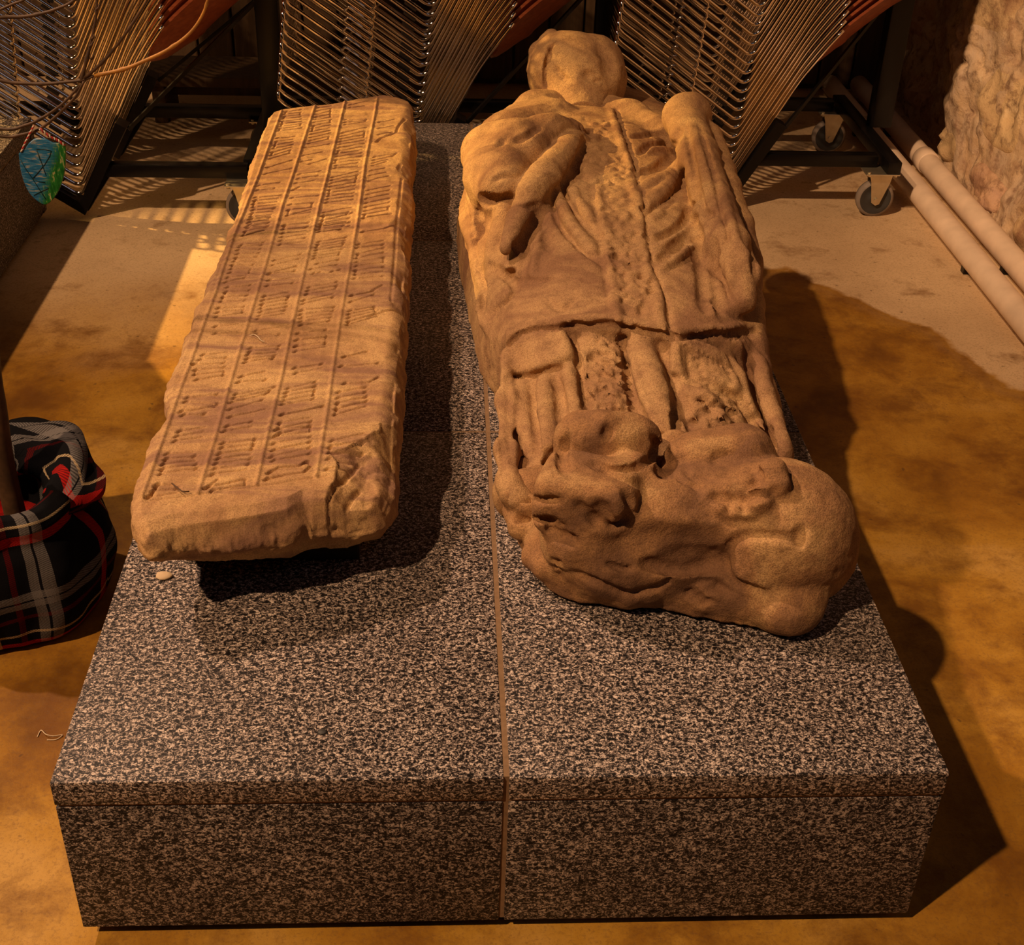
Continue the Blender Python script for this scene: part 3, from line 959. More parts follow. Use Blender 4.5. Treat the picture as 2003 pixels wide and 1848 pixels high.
# forearm roll with hanging maniple
B.path([W(1127, 262, .235), W(1108, 298, .237), (W(1065, 350, .232)), W(1038, 382, .224)], [0.020, 0.028, 0.032, 0.028], 0.008)
B.path([W(1035, 395, .212), W(1015, 430, .205), W(990, 485, .19)], [0.025, 0.023, 0.012], 0.008)
B.line([(1143, 280), (1130, 320), (1105, 365), (1075, 405)], 0.012, 0.010, 0.006)
B.line([(1065, 412), (1045, 445), (1012, 495)], 0.012, 0.008, 0.008)
B.line([(1018, 400), (1035, 404), (1052, 398)], 0.006, 0.006, 0.004)
B.line([(942, 392), (970, 392), (1002, 390)], 0.014, 0.026, 0.004)
B.line([(1010, 275), (1035, 262), (1052, 250)], 0.008, 0.007)
B.line([(975, 285), (990, 270)], 0.008, 0.005)
B.line([(965, 352), (990, 345), (1010, 350)], 0.006, 0.004)
# sleeve-end fold seen on the left flank
B.line([(990, 400), (975, 440), (965, 480), (960, 520)], 0.016, -0.008, 0.012)
# right arm: long roll down the right flank with a broken top
B.path([W(1338, 232, .262), W(1365, 300, .250), W(1395, 400, .225), W(1425, 480, .205), W(1450, 540, .19), W(1455, 590, .17)], [0.040, 0.036, 0.034, 0.036, 0.030, 0.020], 0.012)
B.ell(W(1345, 225, .265), (0.048, 0.05, 0.045), 0.015)
B.ell(W(1312, 262, .275), (0.022, 0.04, 0.018), 0.008, 'cut', rz=-0.4)
B.path([W(1385, 270, .235), W(1415, 370, .205), W(1437, 440, .18), W(1455, 520, .15), W(1458, 600, .12), W(1466, 680, .10), W(1490, 790, .075), W(1515, 890, .055)], [0.030, 0.032, 0.032, 0.032, 0.030, 0.028, 0.026, 0.026], 0.012)
B.line([(1340, 240), (1352, 300), (1368, 380), (1382, 430)], 0.007, 0.007, 0.004)
B.line([(1368, 245), (1385, 300), (1405, 370), (1415, 420), (1428, 460), (1412, 485)], 0.006, 0.005, 0.004)
B.line([(1375, 420), (1400, 418)], 0.008, 0.007, 0.004)
B.line([(1402, 373), (1420, 374)], 0.005, 0.005, 0.003)
B.line([(1402, 490), (1405, 540), (1425, 562)], 0.007, 0.009, 0.004)
B.line([(1425, 500), (1432, 560)], 0.009, -0.005, 0.006)
B.line([(1412, 375), (1425, 420), (1440, 470), (1462, 500)], 0.008, -0.005, 0.006)
B.line([(1470, 480), (1478, 540)], 0.007, 0.006, 0.005)
# orphrey down the middle (raised band with a stepped edge)
OL = np.array([(1119, 225), (1140, 300), (1163, 354), (1177, 422), (1187, 507), (1204, 593), (1206, 628)], float)
OR = np.array([(1205, 215), (1221, 264), (1240, 320), (1248, 372), (1256, 374), (1260, 419), (1277, 524), (1292, 560), (1299, 584), (1310, 645)], float)
B.line(OR, 0.006, 0.006, 0.003, taper=False)
B.line(OR - np.array([9, 0]), 0.010, -0.0035, 0.006, taper=False)
B.line(OL[2:], 0.010, -0.003, 0.006, taper=False)
B.line(OL[2:] + np.array([-9, 4]), 0.006, 0.003, 0.004)
B.line([(1196, 575), (1200, 600)], 0.007, -0.006, 0.004)
# folds fanning from the right arm
for L, r, d in (([(1244, 305), (1285, 294), (1320, 300), (1338, 312)], .007, -.006), ([(1249, 340), (1290, 326), (1313, 306)], .012, .010),
                ([(1248, 300), (1280, 281), (1325, 283)], .009, .008), ([(1256, 366), (1300, 345), (1330, 318)], .010, -.006), ([(1263, 418), (1304, 393), (1328, 362), (1338, 336)], .012, .012),
                ([(1266, 392), (1305, 366), (1335, 325)], .013, -.006), ([(1270, 430), (1310, 402), (1338, 372)], .011, -.006), ([(1274, 468), (1310, 458), (1340, 436), (1357, 391), (1355, 345)], .012, .009),
                ([(1280, 482), (1325, 468), (1355, 440), (1368, 395)], .012, -.006), ([(1290, 528), (1326, 505), (1352, 475), (1373, 427)], .008, -.010), ([(1284, 512), (1318, 490), (1345, 460), (1362, 430)], .014, .007),
                ([(1382, 441), (1384, 529), (1393, 617)], .007, -.008), ([(1372, 450), (1374, 540), (1380, 610)], .013, .005), ([(1232, 268), (1280, 262), (1310, 270)], .008, .006),
                ([(1398, 545), (1415, 590), (1440, 612)], .008, -.006), ([(1397, 470), (1396, 560), (1405, 610)], .012, .006)):
    B.line(L, r, d, 0.006)
# folds left of the orphrey
for L, r, d in (([(1085, 371), (1088, 410), (1100, 440), (1136, 483), (1180, 518)], .008, .007), ([(1098, 357), (1108, 385), (1130, 415), (1175, 470)], .009, .007),
                ([(1122, 327), (1140, 345), (1163, 357)], .008, .006), ([(1092, 365), (1098, 405), (1118, 440), (1160, 488)], .011, -.006), ([(1110, 345), (1125, 385), (1155, 430)], .010, -.005),
                ([(1055, 455), (1048, 500), (1040, 545)], .007, -.005), ([(1070, 450), (1075, 490)], .010, .005), ([(1030, 480), (1022, 520), (1018, 555)], .008, .005),
                ([(1000, 545), (1040, 548), (1090, 545)], .007, .005), ([(960, 520), (990, 540), (1010, 560), (995, 580), (965, 610)], .009, .010), ([(985, 545), (1005, 530)], .009, .010),
                ([(955, 560), (945, 600), (955, 650)], .010, -.009), ([(935, 520), (945, 560), (940, 620)], .007, .008), ([(1070, 590), (1100, 605), (1120, 590)], .007, .004),
                ([(1115, 250), (1150, 255), (1190, 262)], .006, .003), ([(1225, 350), (1240, 343)], .010, .008), ([(1135, 190), (1150, 205), (1165, 200)], .007, .005)):
    B.line(L, r, d, 0.006)
# the alb: vertical folds, maniple and stole ends
for L, r, d in (([(1000, 745), (1004, 830), (1010, 880)], .016, -.008), ([(1020, 745), (1030, 830), (1040, 880)], .012, -.007), ([(1062, 735), (1068, 820), (1070, 880)], .013, -.009),
                ([(1042, 740), (1048, 820), (1054, 890)], .009, .007), ([(990, 740), (990, 830), (994, 900)], .006, .006), ([(1088, 730), (1098, 790), (1100, 840)], .009, .008),
                ([(1108, 715), (1122, 780), (1130, 810)], .009, -.006), ([(1112, 640), (1130, 700), (1142, 770), (1146, 800)], .006, .010), ([(1150, 650), (1190, 700), (1200, 790)], .03, -.006),
                ([(1220, 640), (1232, 720), (1246, 800), (1262, 850)], .009, .012), ([(1245, 660), (1275, 750), (1300, 830), (1320, 870)], .022, -.014), ([(1235, 690), (1258, 770), (1290, 840)], .007, -.006),
                ([(1290, 665), (1315, 730), (1345, 810), (1360, 850)], .008, .010), ([(1320, 780), (1330, 850), (1330, 890)], .010, .010),
                ([(1370, 760), (1395, 800), (1420, 840)], .020, -.006), ([(1420, 690), (1440, 740), (1455, 800), (1490, 850), (1520, 905)], .014, -.012), ([(1445, 770), (1470, 830), (1500, 870)], .008, .010),
                ([(1462, 680), (1475, 740), (1500, 820), (1530, 890)], .009, .012), ([(1480, 690), (1500, 780), (1530, 860), (1550, 905)], .012, -.009), ([(1505, 840), (1512, 890), (1515, 920)], .008, .010)):
    B.line(L, r, d, 0.006)


def pad(px4, th, k=0.004):
    """a flat raised flap lying on the robe, outlined by measured points"""
    P = [B.hit(*c) for c in px4]
    P = [p + n * th * 0.2 for p, n in P]
    c = sum(P) / len(P)
    n = len(P)
    for i in range(n):
        for t1 in np.linspace(0, 1, 7)[:-1]:
            e = P[i] * (1 - t1) + P[(i + 1) % n] * t1
            B.cap(e * 0.97 + c * 0.03, c, th, th, k)


pad([(1000, 652), (1095, 642), (1112, 700), (1060, 722), (1008, 728)], 0.0105)
pad([(1325, 662), (1410, 700), (1440, 766), (1400, 752), (1322, 726)], 0.0105)
B.line([(1004, 738), (1040, 735), (1075, 722), (1112, 715)], 0.006, 0.007, 0.004)
B.line([(1318, 738), (1360, 750), (1400, 765), (1440, 778)], 0.006, 0.007, 0.004)
# left flank drapery running down past the feet, with its two turned-up lips
B.path([W(988, 700, .115), W(986, 780, .105), W(986, 880, .092), W(993, 945, .082), W(1012, 978, .076)], [0.006, 0.008, 0.009, 0.011, 0.012], 0.03)
B.line([(978, 740), (979, 830), (985, 930)], 0.005, 0.005, 0.004)
B.line([(992, 735), (994, 830), (1000, 905)], 0.006, 0.006, 0.004)
B.line([(a + 2, b + 9) for a, b in hem[1:]], 0.006, 0.008, 0.003, taper=False)
# scalloped lower edge of the alb, dark hollows round the feet
for L, r, d in (([(1100, 890), (1108, 850), (1130, 828)], .014, .022), ([(1150, 818), (1200, 818), (1240, 835), (1275, 865)], .012, .018), ([(1290, 870), (1300, 900), (1285, 925)], .016, .03),
                ([(1345, 870), (1375, 862), (1420, 850), (1450, 850)], .010, .014), ([(1015, 915), (1050, 905), (1085, 895)], .015, .045), ([(1010, 925), (1050, 920), (1100, 915)], .014, .05),
                ([(1495, 870), (1510, 900), (1500, 925)], .012, .02)):
    B.line(L, r, d, 0.006)
# mail-like nibbling on the middle panel and the right flap
for k in range(190):
    a_x = rl.uniform(1145, 1225); a_y = rl.uniform(655, 810)
    B.line([(a_x, a_y), (a_x + 5, a_y + 4)], 0.0035, 0.0028, 0.002, taper=False)
for r_i in range(9):
    for c_i in range(11):
        ax_ = 1335 + c_i * 9.2 + r_i * 1.2; ay_ = 676 + r_i * 7.5 + c_i * 3.9
        if ax_ > 1432: continue
        B.line([(ax_ - 3, ay_), (ax_, ay_ + 3.5), (ax_ + 4, ay_ + 2)], 0.0032, 0.003, 0.002, step=3, taper=False)
for k in range(150):
    a_x = rl.uniform(1340, 1440); a_y = rl.uniform(770, 840)
    if a_y > 770 + (a_x - 1340) * 0.1: B.line([(a_x, a_y), (a_x + 5, a_y + 3)], 0.0035, 0.0025, 0.002, taper=False)
for k in range(14):
    a_x = 1345 + k * 9
    B.line([(a_x, 655 + (k - 6) ** 2 * 0.04), (a_x + 6, 662)], 0.0035, 0.003, 0.002, taper=False)
# worn orphrey figures
for k in range(260):
    a_y = rl.uniform(235, 620)
    x0_ = np.interp(a_y, OL[:, 1], OL[:, 0]) + 6; x1_ = np.interp(a_y, [215, 264, 320, 373, 419, 524, 584, 645], [1205, 1221, 1240, 1250, 1260, 1277, 1299, 1310]) - 14
    a_x = rl.uniform(x0_, x1_); an = rl.uniform(0, 6.28); ln = rl.uniform(3, 11)
    B.line([(a_x, a_y), (a_x + ln * math.cos(an), a_y + ln * math.sin(an) * 0.7)], rl.uniform(0.003, 0.007), rl.uniform(0.001, 0.0035) * rl.choice([1, 1, -1]), 0.003, step=5, taper=False)
B.mesh('robed_body', M['stone_body'], eff, [(9, 0.0018, 61, 3), (45, 0.0014, 67, 4)])

# ---- head
H = Vol((0.56, 1.74, 0.08), (0.90, 2.12, 0.40), 0.0032)
HC = W(1130, 118, 0.235)
HC[1] = 1.90
HC = np.array([0.728, 1.905, 0.222])
H.ell(HC, (0.098, 0.118, 0.092), 0.01)
H.path([HC + (0.0, -0.05, -0.05), HC + (0.0, -0.14, -0.07)], [0.075, 0.07], 0.03)
H.ell(HC + (-0.035, 0.02, 0.01), (0.075, 0.10, 0.085), 0.02)
H.ell(HC + (0.05, 0.01, 0.0), (0.062, 0.10, 0.085), 0.02)
H.path([W(1078, 72, .275), W(1055, 100, .25), W(1049, 135, .22), W(1056, 168, .19)], [0.02, 0.024, 0.022, 0.012], 0.006)
H.line([(1078, 90), (1068, 115), (1064, 145), (1066, 175)], 0.007, 0.014, 0.004)
H.line([(1082, 92), (1072, 118), (1068, 135)], 0.006, 0.006, 0.004)
H.line([(1150, 50), (1153, 60), (1160, 72)], 0.005, 0.006, 0.003)
H.line([(1142, 147), (1160, 148)], 0.010, 0.005, 0.008)
H.line([(1175, 95), (1188, 120), (1192, 150)], 0.022, 0.006, 0.012)
H.line([(1155, 160), (1175, 158)], 0.005, 0.005, 0.004)
H.line([(1085, 130), (1100, 150), (1118, 160)], 0.006, 0.004, 0.004)
H.mesh('head', M['stone_body'], eff, [(12, 0.003, 71, 3), (60, 0.0009, 77, 3)])

# ---- feet standing up against the beast
A = Vol((0.46, 0.16, -0.012), (1.02, 0.66, 0.28), 0.0034)
# rough base under the beast
bp = [(1000, 985), (1012, 1060), (1030, 1105), (1075, 1155), (1130, 1182), (1200, 1188), (1262, 1186), (1330, 1200), (1410, 1215), (1470, 1228), (1548, 1230), (1572, 1205), (1575, 1165)]
BP = np.array([U(a, b, 0.008)[:2] for a, b in bp])
order = np.argsort(BP[:, 0])
fx = np.interp(A.ax[0], BP[order, 0], BP[order, 1])[:, None, None]
gx, gy, gz = A.ax[0][:, None, None], A.ax[1][None, :, None], A.ax[2][None, None, :]
nzv = fbm(np.stack([A.ax[0], A.ax[0] * 0, A.ax[0] * 0], 1), 30, 81, 3)[:, None, None] * 0.004
xb = np.interp(A.ax[1], [0.2, 0.27, 0.32, 0.4, 0.5, 0.6], [0.86, 0.885, 0.87, 0.90, 0.93, 0.93])[None, :, None]
d = np.maximum(np.maximum(fx + nzv - gy + 0 * gz, (gx - xb) + 0 * gz), np.maximum(0.518 - gx + 0 * gy, gz - 0.040 + 0 * gx))
d = np.maximum(np.maximum(d, 0.006 - gz), gy - 0.62)
A.F = np.minimum(A.F, d).astype(np.float32)
# stepped lips of drapery and shoe on the left
A.path([W(992, 940, .080), W(1000, 970, .075), W(1030, 990, .070), W(1105, 996, .070)], [0.014, 0.016, 0.014, 0.012], 0.006)
A.path([W(1004, 1000, .050), W(1020, 1030, .045), W(1060, 1045, .045), W(1105, 1045, .045)], [0.016, 0.018, 0.015, 0.014], 0.006)
A.ell(W(1060, 950, .072), (0.062, 0.034, 0.024), 0.004)
A.cap(W(1030, 960, .03), W(1110, 975, .03), 0.05, 0.05, 0.006)
# body of the beast
A.path([W(1190, 1010, .105), W(1300, 1030, .095), W(1420, 1030, .09), W(1510, 1030, .095)], [0.070, 0.078, 0.080, 0.088], 0.02)
A.ell(W(1530, 1035, .10), (0.095, 0.095, 0.085), 0.02)
A.ell(W(1560, 1075, .065), (0.075, 0.075, 0.065), 0.02)
# haunch disc
hp = W(1500, 1098, .075)
A.ell(hp, (0.074, 0.055, 0.062), 0.004)
# hind foot and the block behind it
A.path([W(1560, 1160, .045), W(1460, 1170, .035), W(1380, 1168, .032), W(1340, 1160, .03)], [0.036, 0.024, 0.018, 0.014], 0.01)
A.ell(W(1540, 1185, .035), (0.045, 0.04, 0.036), 0.012)
A.line([(1350, 1155), (1375, 1150), (1395, 1138)], 0.008, -0.007)
A.line([(1372, 1170), (1400, 1165), (1440, 1168)], 0.007, -0.005)
# chest, near fore leg lying along the base
A.path([W(1150, 1050, .085), W(1190, 1090, .065), W(1250, 1120, .045)], [0.062, 0.05, 0.042], 0.018)
A.path([W(1290, 1125, .04), W(1230, 1145, .034), W(1150, 1130, .032), W(1090, 1108, .03)], [0.036, 0.028, 0.02, 0.022], 0.008)
A.ell(W(1080, 1105, .034), (0.028, 0.024, 0.022), 0.008)
# far paw with claws at the left
A.path([W(1140, 1060, .06), W(1095, 1040, .06), W(1075, 1030, .055)], [0.036, 0.030, 0.022], 0.01)
A.path([W(1100, 1080, .045), W(1070, 1070, .04), W(1050, 1090, .03)], [0.03, 0.026, 0.02], 0.01)
# neck and broken head turned up to the left
A.path([W(1230, 965, .135), W(1170, 970, .145)], [0.055, 0.045], 0.012)
A.ell(W(1150, 972, .148), (0.066, 0.050, 0.046), 0.006, rz=-0.35, p=4.5)
A.ell(W(1118, 950, .155), (0.034, 0.034, 0.030), 0.008, rz=-0.3, p=3)
A.path([W(1135, 915, .165), W(1190, 930, .168), W(1250, 950, .150)], [0.016, 0.020, 0.026], 0.006)
A.path([W(1120, 1010, .115), W(1140, 1050, .095), W(1165, 1090, .070)], [0.038, 0.036, 0.03], 0.02)
# feet: soles turned towards the viewer
A.path([W(1135, 880, .155), W(1140, 858, .17), W(1175, 845, .185)], [0.034, 0.036, 0.030], 0.01)
A.ell(W(1205, 868, .165), (0.058, 0.040, 0.045), 0.008)
A.ell(W(1245, 872, .160), (0.034, 0.036, 0.042), 0.008)
A.ell(W(1125, 900, .12), (0.030, 0.04, 0.06), 0.01)
A.ell(W(1400, 905, .145), (0.072, 0.048, 0.046), 0.008, rz=0.0)
A.ell(W(1450, 890, .155), (0.046, 0.044, 0.042), 0.012)
A.ell(W(1370, 920, .125), (0.05, 0.04, 0.04), 0.01)
A.cap(W(1290, 900, .11), W(1320, 880, .12), 0.03, 0.03, 0.02)
A.line([(1283, 885), (1298, 900), (1300, 925)], 0.014, 0.026, 0.004)
A.line([(1318, 905), (1335, 935), (1380, 955)], 0.006, 0.009, 0.004)
A.line([(1108, 850), (1100, 890), (1106, 925)], 0.007, 0.008, 0.004)
A.line([(1160, 900), (1200, 915), (1240, 912), (1275, 895)], 0.006, 0.010, 0.003)
A.line([(1222, 962), (1236, 985), (1226, 1012), (1196, 1034)], 0.007, 0.008, 0.004)
A.line([(1240, 1060), (1300, 1076), (1380, 1076)], 0.03, 0.006, 0.02)
# hair of the mane / tail curls on the back
def bump(v, px, py, r, h, k=0.005):
    p, n = v.hit(px, py)
    if p is not None: v.cap(p - n * (r - h), p - n * (r - h) + np.array([0.004, 0, 0]), r, r, k)


for a_, b_, rr_, hh_ in ((1400, 952, .018, .010), (1428, 956, .018, .014), (1458, 952, .018, .014), (1490, 945, .022, .016), (1508, 925, .020, .018), (1518, 950, .016, .014),
                         (1412, 990, .015, .012), (1440, 992, .016, .014), (1466, 994, .015, .013), (1488, 980, .015, .012), (1478, 968, .014, .010), (1385, 970, .014, .008)):
    bump(A, a_, b_, rr_, hh_)
A.line([(1395, 972), (1440, 976), (1490, 968), (1510, 965)], 0.007, 0.009, 0.004)
A.line([(1427, 985), (1430, 1000)], 0.005, 0.007, 0.003); A.line([(1455, 985), (1458, 1000)], 0.005, 0.006, 0.003)
A.line([(1470, 920), (1485, 930), (1475, 950)], 0.006, 0.006, 0.004)
# details
A.line([(1230, 1000), (1222, 1020), (1195, 1030), (1182, 1028)], 0.006, 0.010, 0.004)
A.line([(1170, 990), (1180, 1010), (1165, 1020)], 0.012, 0.010, 0.006)
A.line([(1128, 985), (1150, 1005), (1175, 1025)], 0.008, 0.006, 0.006)
A.line([(1150, 905), (1185, 920), (1225, 938), (1255, 950)], 0.005, 0.005, 0.004)
A.line([(1275, 850), (1283, 870), (1278, 895), (1262, 905)], 0.006, 0.006, 0.004)
A.line([(1190, 835), (1185, 855)], 0.007, 0.007, 0.004)
A.line([(1262, 1102), (1310, 1110), (1360, 1110), (1415, 1106)], 0.009, 0.019, 0.004)
A.line([(1300, 1090), (1360, 1092), (1415, 1085)], 0.014, 0.006, 0.010)
A.line([(1418, 1090), (1440, 1055), (1490, 1045), (1560, 1055)], 0.005, 0.004, 0.005)
A.line([(1418, 1090), (1425, 1130), (1460, 1150), (1500, 1160)], 0.006, 0.006, 0.005)
A.line([(1190, 1103), (1215, 1112), (1235, 1112)], 0.004, 0.006, 0.003)
A.line([(1120, 1118), (1170, 1140), (1230, 1160), (1280, 1150), (1310, 1135)], 0.005, 0.006, 0.004)
A.line([(1092, 1125), (1105, 1118)], 0.008, 0.009, 0.004)
A.line([(1084, 1015), (1098, 1024)], 0.005, 0.006, 0.003); A.line([(1080, 1030), (1108, 1028)], 0.004, 0.005, 0.003); A.line([(1085, 1048), (1110, 1050), (1125, 1060)], 0.008, 0.010, 0.004)
A.line([(1570, 1035), (1563, 1050), (1567, 1065)], 0.008, 0.006, 0.005)
A.line([(1395, 905), (1405, 890), (1430, 890)], 0.006, 0.004, 0.005); A.line([(1335, 900), (1350, 925), (1390, 938)], 0.007, 0.006, 0.005)
A.line([(1018, 974), (1060, 978), (1095, 976)], 0.005, 0.008, 0.003); A.line([(1006, 1012), (1050, 1016), (1085, 1014)], 0.006, 0.012, 0.003)
for L in ([(1068, 1012), (1082, 1018)], [(1066, 1024), (1084, 1027)], [(1070, 1036), (1090, 1038)], [(1340, 1160), (1362, 1156)], [(1352, 1172), (1374, 1166)], [(1364, 1182), (1392, 1176)], [(1080, 1098), (1098, 1102)], [(1078, 1110), (1096, 1114)]):
    A.line(L, 0.0045, 0.006, 0.003, step=5)
A.mesh('crouching_beast', M['stone_animal'], eff, [(14, 0.0022, 91, 3), (75, 0.0009, 97, 3)])

# pillow block behind the head
C = Vol((0.60, 1.72, -0.01), (1.02, 2.2, 0.22), 0.007)
C.ell((0.80, 1.93, 0.08), (0.17, 0.17, 0.085), 0.02, p=3.5, rz=0.3)
C.mesh('cushion', M['stone_animal'], eff, [(12, 0.004, 101, 3)])

# unseen stone added on the left plinth to shade part of the floor
G = Vol((-1.40, 0.2, -0.01), (-0.70, 2.15, 0.34), 0.010)
G.ell((-1.04, 1.05, 0.06), (0.27, 0.82, 0.20), 0.03, p=3.2)
G.ell((-1.02, 1.92, 0.12), (0.12, 0.13, 0.10), 0.04)
G.path([(-0.86, 1.62, 0.14), (-0.84, 1.1, 0.13)], 0.07, 0.03)
gs = empty('shade_stone', (-1.04, 1.1, 0)); tag(gs, 'added unseen stone on the left plinth, shading the floor from the low lamp', 'stone')
G.mesh('stone_block', M['stone_body'], gs, [(9, 0.006, 161, 3)])

# ------------------------------------------------------------------ pipes along the stone wall
for (x_, lab, seam) in ((1.845, 'pale painted heating pipe running along the floor against the stone wall', 2.62), (1.745, 'pale painted heating pipe nearer the plinth, parallel to the wall pipe', 2.9)):
    z_ = FZ + 0.046
    pr = empty('heating_pipe', (x_, 2.0, FZ)); tag(pr, lab, 'pipe', 'heating pipes along the stone wall')
    sag = [(x_ + 0.012 * (t_ - 0.5), 0.55 + 2.85 * t_, z_) for t_ in np.linspace(0, 1, 20)]
    MB().tube(sag, 0.030, 28).build('pipe_run', M['pipe'], pr)
    MB().tube([(x_ + 0.004, seam - 0.006, z_), (x_ + 0.004, seam - 0.004, z_), (x_ + 0.004, seam + 0.05, z_), (x_ + 0.004, seam + 0.052, z_)], [0.030, 0.0335, 0.0335, 0.030], 28).build('pipe_collar', M['pipe'], pr)
    for ys_ in (0.9, 1.95, 3.0):
        MB().box((x_ - 0.014, ys_ - 0.012, FZ), (x_ + 0.014, ys_ + 0.012, z_ - 0.026), 0.002).build('pipe_bracket', M['dark_metal'], pr, False)

# ------------------------------------------------------------------ stacked chairs on trolleys
FAR = 0.42


def arc(a, b, c, r, n=6):
    """fillet at corner b"""
    a, b, c = Vector(a), Vector(b), Vector(c)
    u1 = (a - b).normalized(); u2 = (c - b).normalized()
    ang = u1.angle(u2)
    t_ = r / math.tan(ang / 2)
    p1 = b + u1 * t_; p2 = b + u2 * t_
    cen = b + (u1 + u2).normalized() * (r / math.sin(ang / 2))
    out = []
    v1 = p1 - cen; v2 = p2 - cen
    tot = v1.angle(v2)
    ax = v1.cross(v2).normalized()
    for k in range(n + 1):
        out.append(cen + Matrix.Rotation(tot * k / n, 3, ax) @ v1)
    return out


Y3 = 2.36
b3 = UY(1447, 240, Y3); l3 = UY(1216, 62, Y3)
LARM = Vector((l3[0] - b3[0], 0, l3[2] - b3[2]))
b1 = UY(160, 385, 2.25); m1 = UY(235, 205, 2.25); t1_ = UY(319, 51, 2.25)
MARM = Vector((m1[0] - b1[0], 0, m1[2] - b1[2])); TIP = Vector((t1_[0] - b1[0], 0, t1_[2] - b1[2]))
UPD = Vector((MARM[0], 0, MARM[2])).normalized()


def make_chair(loc):
    r = empty('stacking_chair', loc)
    tag(r, 'x', 'chair')
    O = Vector((0, 0, 0))
    le = LARM
    ld = le.normalized()
    hook = [le + Vector((-0.004, 0, 0.020)), le + Vector((-0.003, 0, 0.006)), le + ld * -0.012]
    up = catmull([UPD * 0.16, UPD * 0.27, MARM + (TIP - MARM) * 0.33 + Vector((-0.005, 0, 0.004)), MARM + (TIP - MARM) * 0.7 + Vector((-0.004, 0, 0.003)), TIP], 4)
    side = hook + arc(le, O, UPD * 0.2, 0.020, 5) + up
    near = [Vector(p) for p in side]
    farp = [p + Vector((0, FAR, 0)) for p in near]
    cross = [near[0] + Vector((0, 0.012, 0.006)), near[0] + Vector((0, FAR - 0.012, 0.006))]
    MB().tube(near[::-1] + cross + farp, 0.0049, 7).build('frame', M['chrome'], r, True, False)
    # the two short seat struts hooked onto the frame
    perp = Vector((-ld.z, 0, ld.x)) * -1
    if perp.z < 0: perp = -perp
    A_ = le * 0.41; B_ = le * 0.60
    for dy in (-0.0085, FAR + 0.0085):
        off = Vector((0, dy, 0))
        MB().tube([B_ + off, B_ + off + perp * 0.012 + Vector((0.001, 0, 0)), B_ + off + perp * 0.016 - ld * 0.006, A_ + off + perp * 0.016 + ld * 0.006, A_ + off + perp * 0.010 - ld * 0.002, A_ + off], 0.0036, 6).build('link_strut', M['chrome'], r, True, False)
        c_ = ld * 0.060 - perp * 0.0072 + off * 0.3 + (Vector((0, FAR * 0.7, 0)) if dy > 0 else Vector((0, 0, 0)))
        mm = Matrix.Translation(c_) @ Matrix(((ld.x, 0, perp.x, 0), (0, 1, 0, 0), (ld.z, 0, perp.z, 0), (0, 0, 0, 1)))
        MB().box((-0.017, -0.003, -0.003), (0.017, 0.003, 0.003), 0.001, mm).build('glide', M['clip'], r, False, False)
    # stained plywood shell carried by the two upper rod ends
    path = catmull([TIP - Vector((0.055, 0, 0.098)), TIP - Vector((0.02, 0, 0.034)), TIP + Vector((0.01, 0, 0.006)), TIP + Vector((0.10, 0, 0.082)), TIP + Vector((0.145, 0, 0.112)), TIP + Vector((0.175, 0, 0.128)), TIP + Vector((0.185, 0, 0.132))], 4)
    V = []; F = []
    nw = 9
    for i, p in enumerate(path):
        q0 = path[max(0, i - 1)]; q1 = path[min(len(path) - 1, i + 1)]
        tdir = (q1 - q0).normalized(); nr = Vector((-tdir.z, 0, tdir.x))
        tt = i / (len(path) - 1)
        ins = 0.012 + 0.05 * max(0, (tt - 0.85) / 0.15) ** 2 + 0.03 * max(0, (0.1 - tt) / 0.1) ** 2
        for j in range(nw):
            w_ = j / (nw - 1)
            y_ = ins + (FAR - 2 * ins) * w_
            dish = -0.085 * min(1, 0.45 + tt * 3) * (1 - (2 * w_ - 1) ** 2)
            V.append(p + Vector((0, y_, 0)) + nr * (dish + 0.003))
            V.append(p + Vector((0, y_, 0)) + nr * (dish - 0.004))
    n2 = nw * 2
    for i in range(len(path) - 1):
        for j in range(nw - 1):
            a = i * n2 + j * 2
            F.append((a, a + 2, a + n2 + 2, a + n2)); F.append((a + 1, a + n2 + 1, a + n2 + 3, a + 3))
        F.append((i * n2, i * n2 + n2, i * n2 + n2 + 1, i * n2 + 1)); e = i * n2 + n2 - 2
        F.append((e, e + 1, e + n2 + 1, e + n2))
    for j in range(nw - 1):
        a = j * 2; F.append((a, a + 1, a + 3, a + 2)); a += (len(path) - 1) * n2; F.append((a, a + 2, a + 3, a + 1))
    smooth_angle(mesh_obj('plywood_shell', V, F, M['ply'], r, True, False), 50)
    return r


ORD = ['lowest', 'second', 'third', 'fourth', 'fifth', 'sixth', 'seventh', 'eighth', 'ninth', 'tenth', 'eleventh', 'twelfth', 'thirteenth', 'fourteenth', 'fifteenth', 'sixteenth',
       'seventeenth', 'eighteenth', 'nineteenth', 'twentieth', 'twenty-first', 'twenty-second', 'twenty-third', 'twenty-fourth'] + ['twenty-' + w_ for w_ in ('fifth', 'sixth', 'seventh', 'eighth', 'ninth')] + ['thirtieth'] + ['thirty-' + w_ for w_ in ('first', 'second', 'third', 'fourth', 'fifth', 'sixth', 'seventh', 'eighth', 'ninth')]
SPOTS = [('left', UY(160, 384, 2.25), 2.25, Vector((0.0024, 0, 0.0247)), 38),
         ('middle', UY(822, 228, 2.32) - np.array((0.003 * 8, 0, 0.0245 * 8)), 2.32, Vector((0.0031, 0, 0.0247)), 38),
         ('right', UY(1415, 375, Y3), Y3, Vector((0.0020, 0, 0.0243)), 38)]
proto = None
rc = random.Random(3)
